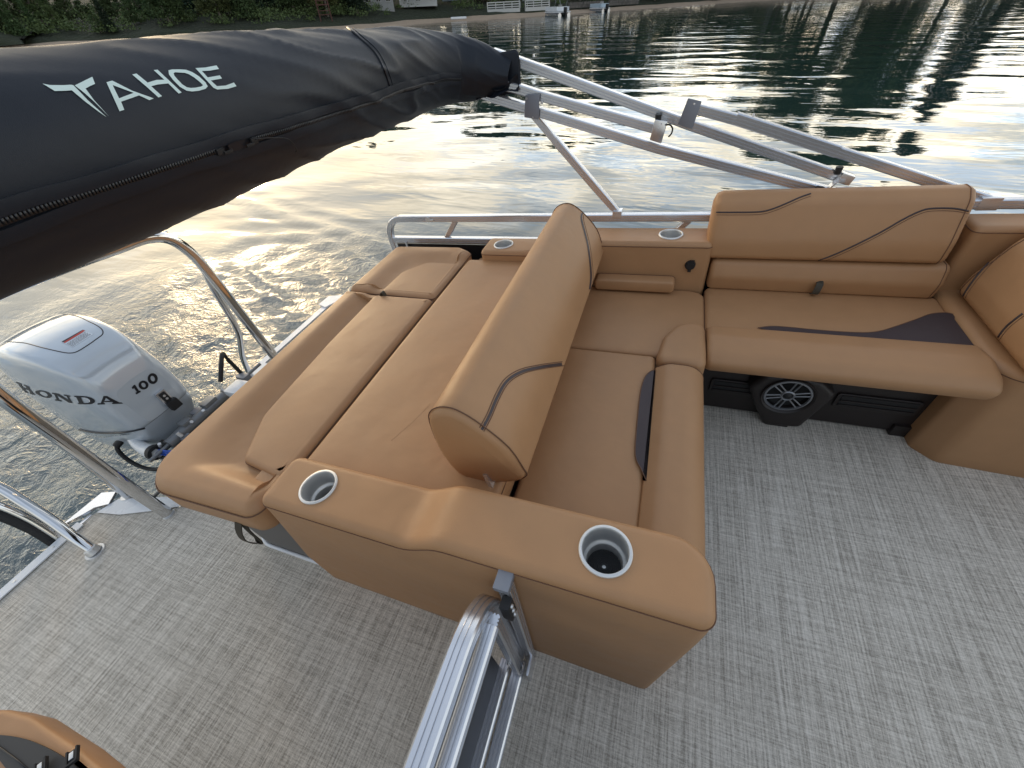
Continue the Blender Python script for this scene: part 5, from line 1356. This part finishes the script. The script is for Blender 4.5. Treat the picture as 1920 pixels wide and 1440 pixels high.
# name on the side, horsepower on the front
def slab(ch):
    """wide slab-serif capitals in a unit box, as lists of polygons"""
    S = .16
    if ch == 'H': return [[(0, 0), (.42, 0), (.42, S), (.32, S), (.32, 1-S), (.42, 1-S), (.42, 1), (0, 1), (0, 1-S), (.09, 1-S), (.09, S), (0, S)], [(.32, .42), (.68, .42), (.68, .58), (.32, .58)],
                          [(.58, 0), (1, 0), (1, S), (.91, S), (.91, 1-S), (1, 1-S), (1, 1), (.58, 1), (.58, 1-S), (.68, 1-S), (.68, S), (.58, S)]]
    if ch == 'O':
        k = 16; o_ = [(.5+.5*math.cos(2*math.pi*i/k), .5+.52*math.sin(2*math.pi*i/k)) for i in range(k)]; i_ = [(.5+.26*math.cos(2*math.pi*i/k), .5+.36*math.sin(2*math.pi*i/k)) for i in range(k)]; return quadband(o_, i_)
    if ch == 'N': return [[(0, 0), (.34, 0), (.34, S), (.22, S), (.22, .80), (.70, 0), (.90, 0), (.90, 1-S), (1, 1-S), (1, 1), (.66, 1), (.66, 1-S), (.78, 1-S), (.78, .34), (.36, 1), (0, 1), (0, 1-S), (.10, 1-S), (.10, S), (0, S)]]
    if ch == 'D':
        k = 10; o_ = [(.08, 0), (.45, 0)]+[(.5+.5*math.sin(math.pi*i/k), .5-.5*math.cos(math.pi*i/k)) for i in range(1, k)]+[(.45, 1), (.08, 1)]
        i_ = [(.32, S), (.45, S)]+[(.47+.27*math.sin(math.pi*i/k), .5-.34*math.cos(math.pi*i/k)) for i in range(1, k)]+[(.45, 1-S), (.32, 1-S)]
        return quadband(o_, i_)+[[(0, 0), (.085, 0), (.085, S), (0, S)], [(0, 1-S), (.085, 1-S), (.085, 1), (0, 1)]]
    if ch == 'A': return [[(0, 0), (.30, 0), (.30, S), (.25, S), (.53, .86), (.64, 1), (.40, 1), (.13, S), (0, S)], [(.40, 1), (.64, 1), (.92, S), (1, S), (1, 0), (.58, 0), (.58, S), (.66, S), (.53, .62), (.47, .80)], [(.29, .26), (.66, .26), (.62, .40), (.33, .40)]]
    if ch == '1': return [[(.02, 0), (.98, 0), (.98, .2), (.80, .2), (.80, 1), (.48, 1), (.0, .86), (.0, .66), (.32, .70), (.32, .2), (.02, .2)]]
    if ch == '0':
        k = 16; o_ = [(.5+.5*math.cos(2*math.pi*i/k), .5+.51*math.sin(2*math.pi*i/k)) for i in range(k)]; i_ = [(.5+.20*math.cos(2*math.pi*i/k), .5+.27*math.sin(2*math.pi*i/k)) for i in range(k)]; return quadband(o_, i_)
def quadmap(c00, c10, c11, c01):
    c = [Vector(p) for p in (c00, c10, c11, c01)]
    return lambda u, v: tuple(c[0].lerp(c[1], u).lerp(c[3].lerp(c[2], u), v))
# each glyph sits in its own quadrilateral, read off the photograph, then pressed on the cowl
LQ = {'H': ((215, 838), (322, 868), (262, 790), (140, 745)), 'O': ((330, 868), (478, 905), (455, 838), (310, 815)), 'N': ((500, 915), (672, 942), (630, 870), (470, 845)),
      'D': ((708, 948), (872, 952), (838, 878), (668, 872)), 'A': ((880, 952), (1108, 944), (1010, 874), (880, 876))}
for ch, qd in LQ.items():
    mp_ = quadmap(*[(a/4.8, 560+b_/4.8) for a, b_ in qd]); polys = [[mp_(u, v) for u, v in pl_] for pl_ in slab(ch)]
    lay('letter', polys, from_photo, CT, PRINT, cowl, 2.2, .0016)
for ch, qd in (('1', ((1225, 862), (1268, 838), (1222, 768), (1176, 790))), ('0', ((1272, 832), (1352, 792), (1305, 722), (1230, 762))), ('0', ((1355, 785), (1436, 738), (1388, 652), (1310, 702)))):
    mp_ = quadmap(*[(a/4.8, 560+b_/4.8) for a, b_ in qd]); polys = [[mp_(u, v) for u, v in pl_] for pl_ in slab(ch)]
    lay('digit', polys, from_photo, CT, PRINT, cowl, 2.2, .0016)
# latch, arm boot, cables, brackets
lt = on([cowl], [(305, 744)], .010)
if lt:
    R_ = Matrix.Rotation(.25, 3, 'X'); b = Buf(); b.box(lt[0], (.02, .045, .075), None, .006); b.build('latch', ALU, OM)
    b = Buf(); b.box(lt[0]+Vector((.010, 0, .004)), (.012, .030, .052), None, .004); b.box(lt[0]+Vector((.012, .004, -.05)), (.030, .05, .05), None, .006); b.build('latch_lever', BLACK, OM)
    b = Buf(); b.cyl(lt[0]+Vector((.016, 0, .012)), lt[0]+Vector((.019, 0, .012)), .006, .005, 10); b.cyl(lt[0]+Vector((.016, 0, -.006)), lt[0]+Vector((.019, 0, -.006)), .006, .005, 10); b.build('latch_button', STEEL, OM)
sweep('control_arm_cover', spline([Vector((-2.42, .50, .22)), Vector((-2.34, .47, .205)), Vector((-2.25, .455, .195)), Vector((-2.19, .452, .20))], 6), circ(.034, 16), WHITE, OM, scale=[.55+.5*i/18 for i in range(19)], up=(0, 0, 1))
b = Buf(); b.cyl((-2.19, .452, .20), (-2.165, .452, .20), .037, .037, 18); b.build('grommet', BLACK, OM)
b = Buf(); b.cyl((-2.168, .452, .20), (-2.145, .452, .20), .022, .020, 6); b.build('hex_nut', STEEL, OM)
for i, dz in enumerate((-.008, .002, .010)):
    sweep('cable', spline([Vector((-2.16, .452+.006*i, .20+dz)), Vector((-2.08, .458+.006*i, .205+dz)), Vector((-2.00, .48+.01*i, .18+dz)), Vector((-1.90, .54, .10+dz)), Vector((-1.8, .60, .05))], 6), circ(.0048, 8), BLUE, OM, auto=None)
b = Buf(); b.cyl((-2.055, .462, .20), (-2.050, .463, .20), .017, .017, 12); b.build('cable_tie', BLACK, OM)
sweep('hose', spline([Vector((-2.47, .47, .20)), Vector((-2.49, .43, .16)), Vector((-2.47, .415, .08)), Vector((-2.40, .42, .03)), Vector((-2.32, .44, .03)), Vector((-2.27, .47, .08)), Vector((-2.26, .50, .14))], 6), circ(.010, 10), BLACK, OM, auto=None)
b = Buf(); b.cyl((-2.455, .475, .205), (-2.485, .44, .18), .017, .017, 14); b.build('hose_end', BLACK, OM)
sweep('hose', spline([Vector((-2.10, .86, .30)), Vector((-2.12, .93, .36)), Vector((-2.16, .99, .38)), Vector((-2.18, 1.0, .33)), Vector((-2.16, 1.0, .22))], 6), circ(.011, 10), BLACK, OM, auto=None)
# swivel bracket, steering ram and clamp
for yy in (YC-.13, YC+.13):
    q = [(-2.20, .12), (-2.02, .16), (-1.985, .10), (-1.985, -.22), (-2.08, -.24), (-2.20, -.05)]
    pillow('clamp_bracket', q, .012, yy-.012, yy+.012, .004, GREY, OM, frame=FY, g=.2, seg=2)
box('swivel_bracket', (-2.15, YC, .04), (.14, .20, .30), GREY, OM, bev=.02)
b = Buf(); b.cyl((-2.075, .36, .145), (-2.075, 1.02, .145), .020, .020, 18); b.build('tilt_tube', GREY, OM)
b = Buf(); b.cyl((-2.125, .50, .215), (-2.125, .84, .215), .026, .026, 18); b.cyl((-2.125, .40, .215), (-2.125, 1.10, .215), .009, .009, 12); b.box((-2.13, .62, .245), (.05, .05, .02), None, .004); b.box((-2.13, .76, .245), (.05, .07, .02), None, .004); b.build('steering_ram', GREY, OM)
b = Buf(); b.box((-2.08, .46, .11), (.10, .09, .05), None, .012); b.box((-2.06, .90, .12), (.09, .10, .05), None, .012); b.build('link_casting', GREY, OM)
b = Buf(); b.cyl((-2.05, .40, .10), (-2.00, .33, .06), .018, .018, 14); b.cyl((-2.08, .42, .12), (-2.02, .42, .12), .022, .022, 6); b.build('pivot_bolt', STEEL, OM)
sweep('drag_link', [(-2.08, .44, .10), (-2.20, .36, .02), (-2.30, .31, -.05)], circ(.010, 10), STEEL, OM, auto=None)
sweep('rubber_hose', spline([Vector((-2.06, .36, .02)), Vector((-2.16, .33, -.03)), Vector((-2.30, .33, -.12))], 5), circ(.014, 10), BLACK, OM, auto=None)
rb_ = random.Random(4)
for i_ in range(16):
    y_ = .44+.56*(i_+.5)/16; box('casting', (-2.155+rb_.uniform(-.04, .05), y_, .165+rb_.uniform(-.03, .05)), (rb_.uniform(.03, .07), rb_.uniform(.02, .05), rb_.uniform(.02, .05)), (GREY, BLACK, GREY, ALUD)[i_ % 4], OM, bev=.005)
b = Buf()
for i_ in range(7): b.cyl((-2.12+rb_.uniform(-.03, .03), .48+.075*i_, .22), (-2.12+rb_.uniform(-.03, .03), .48+.075*i_, .245), .009, .008, 6)
b.build('bolt_head', STEEL, OM)
box('motor_tray', (-2.13, YC, .10), (.16, .26, .03), GREY, OM, bev=.008)
box('rigging_cover', (-2.04, .88, .24), (.10, .10, .045), WHITE, OM, bev=.016)

# ================================================================== PLACE EVERYTHING
def rebase(o):
    """put every origin at its own object's base or middle; the boat then takes its trim"""
    def bbox(x):
        P = []
        for c in [x]+list(x.children_recursive):
            if c.type == 'MESH' and len(c.data.vertices): P += [v.co for v in c.data.vertices]
        if not P: return None
        lo = Vector((min(p.x for p in P), min(p.y for p in P), min(p.z for p in P))); hi = Vector((max(p.x for p in P), max(p.y for p in P), max(p.z for p in P)))
        return lo, hi
    boxes = {x: bbox(x) for x in [o]+list(o.children_recursive)}
    org = {}
    for x, bb_ in boxes.items():
        if bb_ is None: org[x] = Vector((0, 0, 0)); continue
        lo, hi = bb_; c = (lo+hi)/2
        if x is o: c.z = lo.z
        org[x] = c
    for x in boxes:
        if x.type == 'MESH': x.data.transform(Matrix.Translation(-org[x]))
        x.location = org[x]-(org[x.parent] if x.parent else Vector((0, 0, 0)))
for o in ROOTS: rebase(o); o.matrix_world = B4 @ Matrix.Translation(o.location)
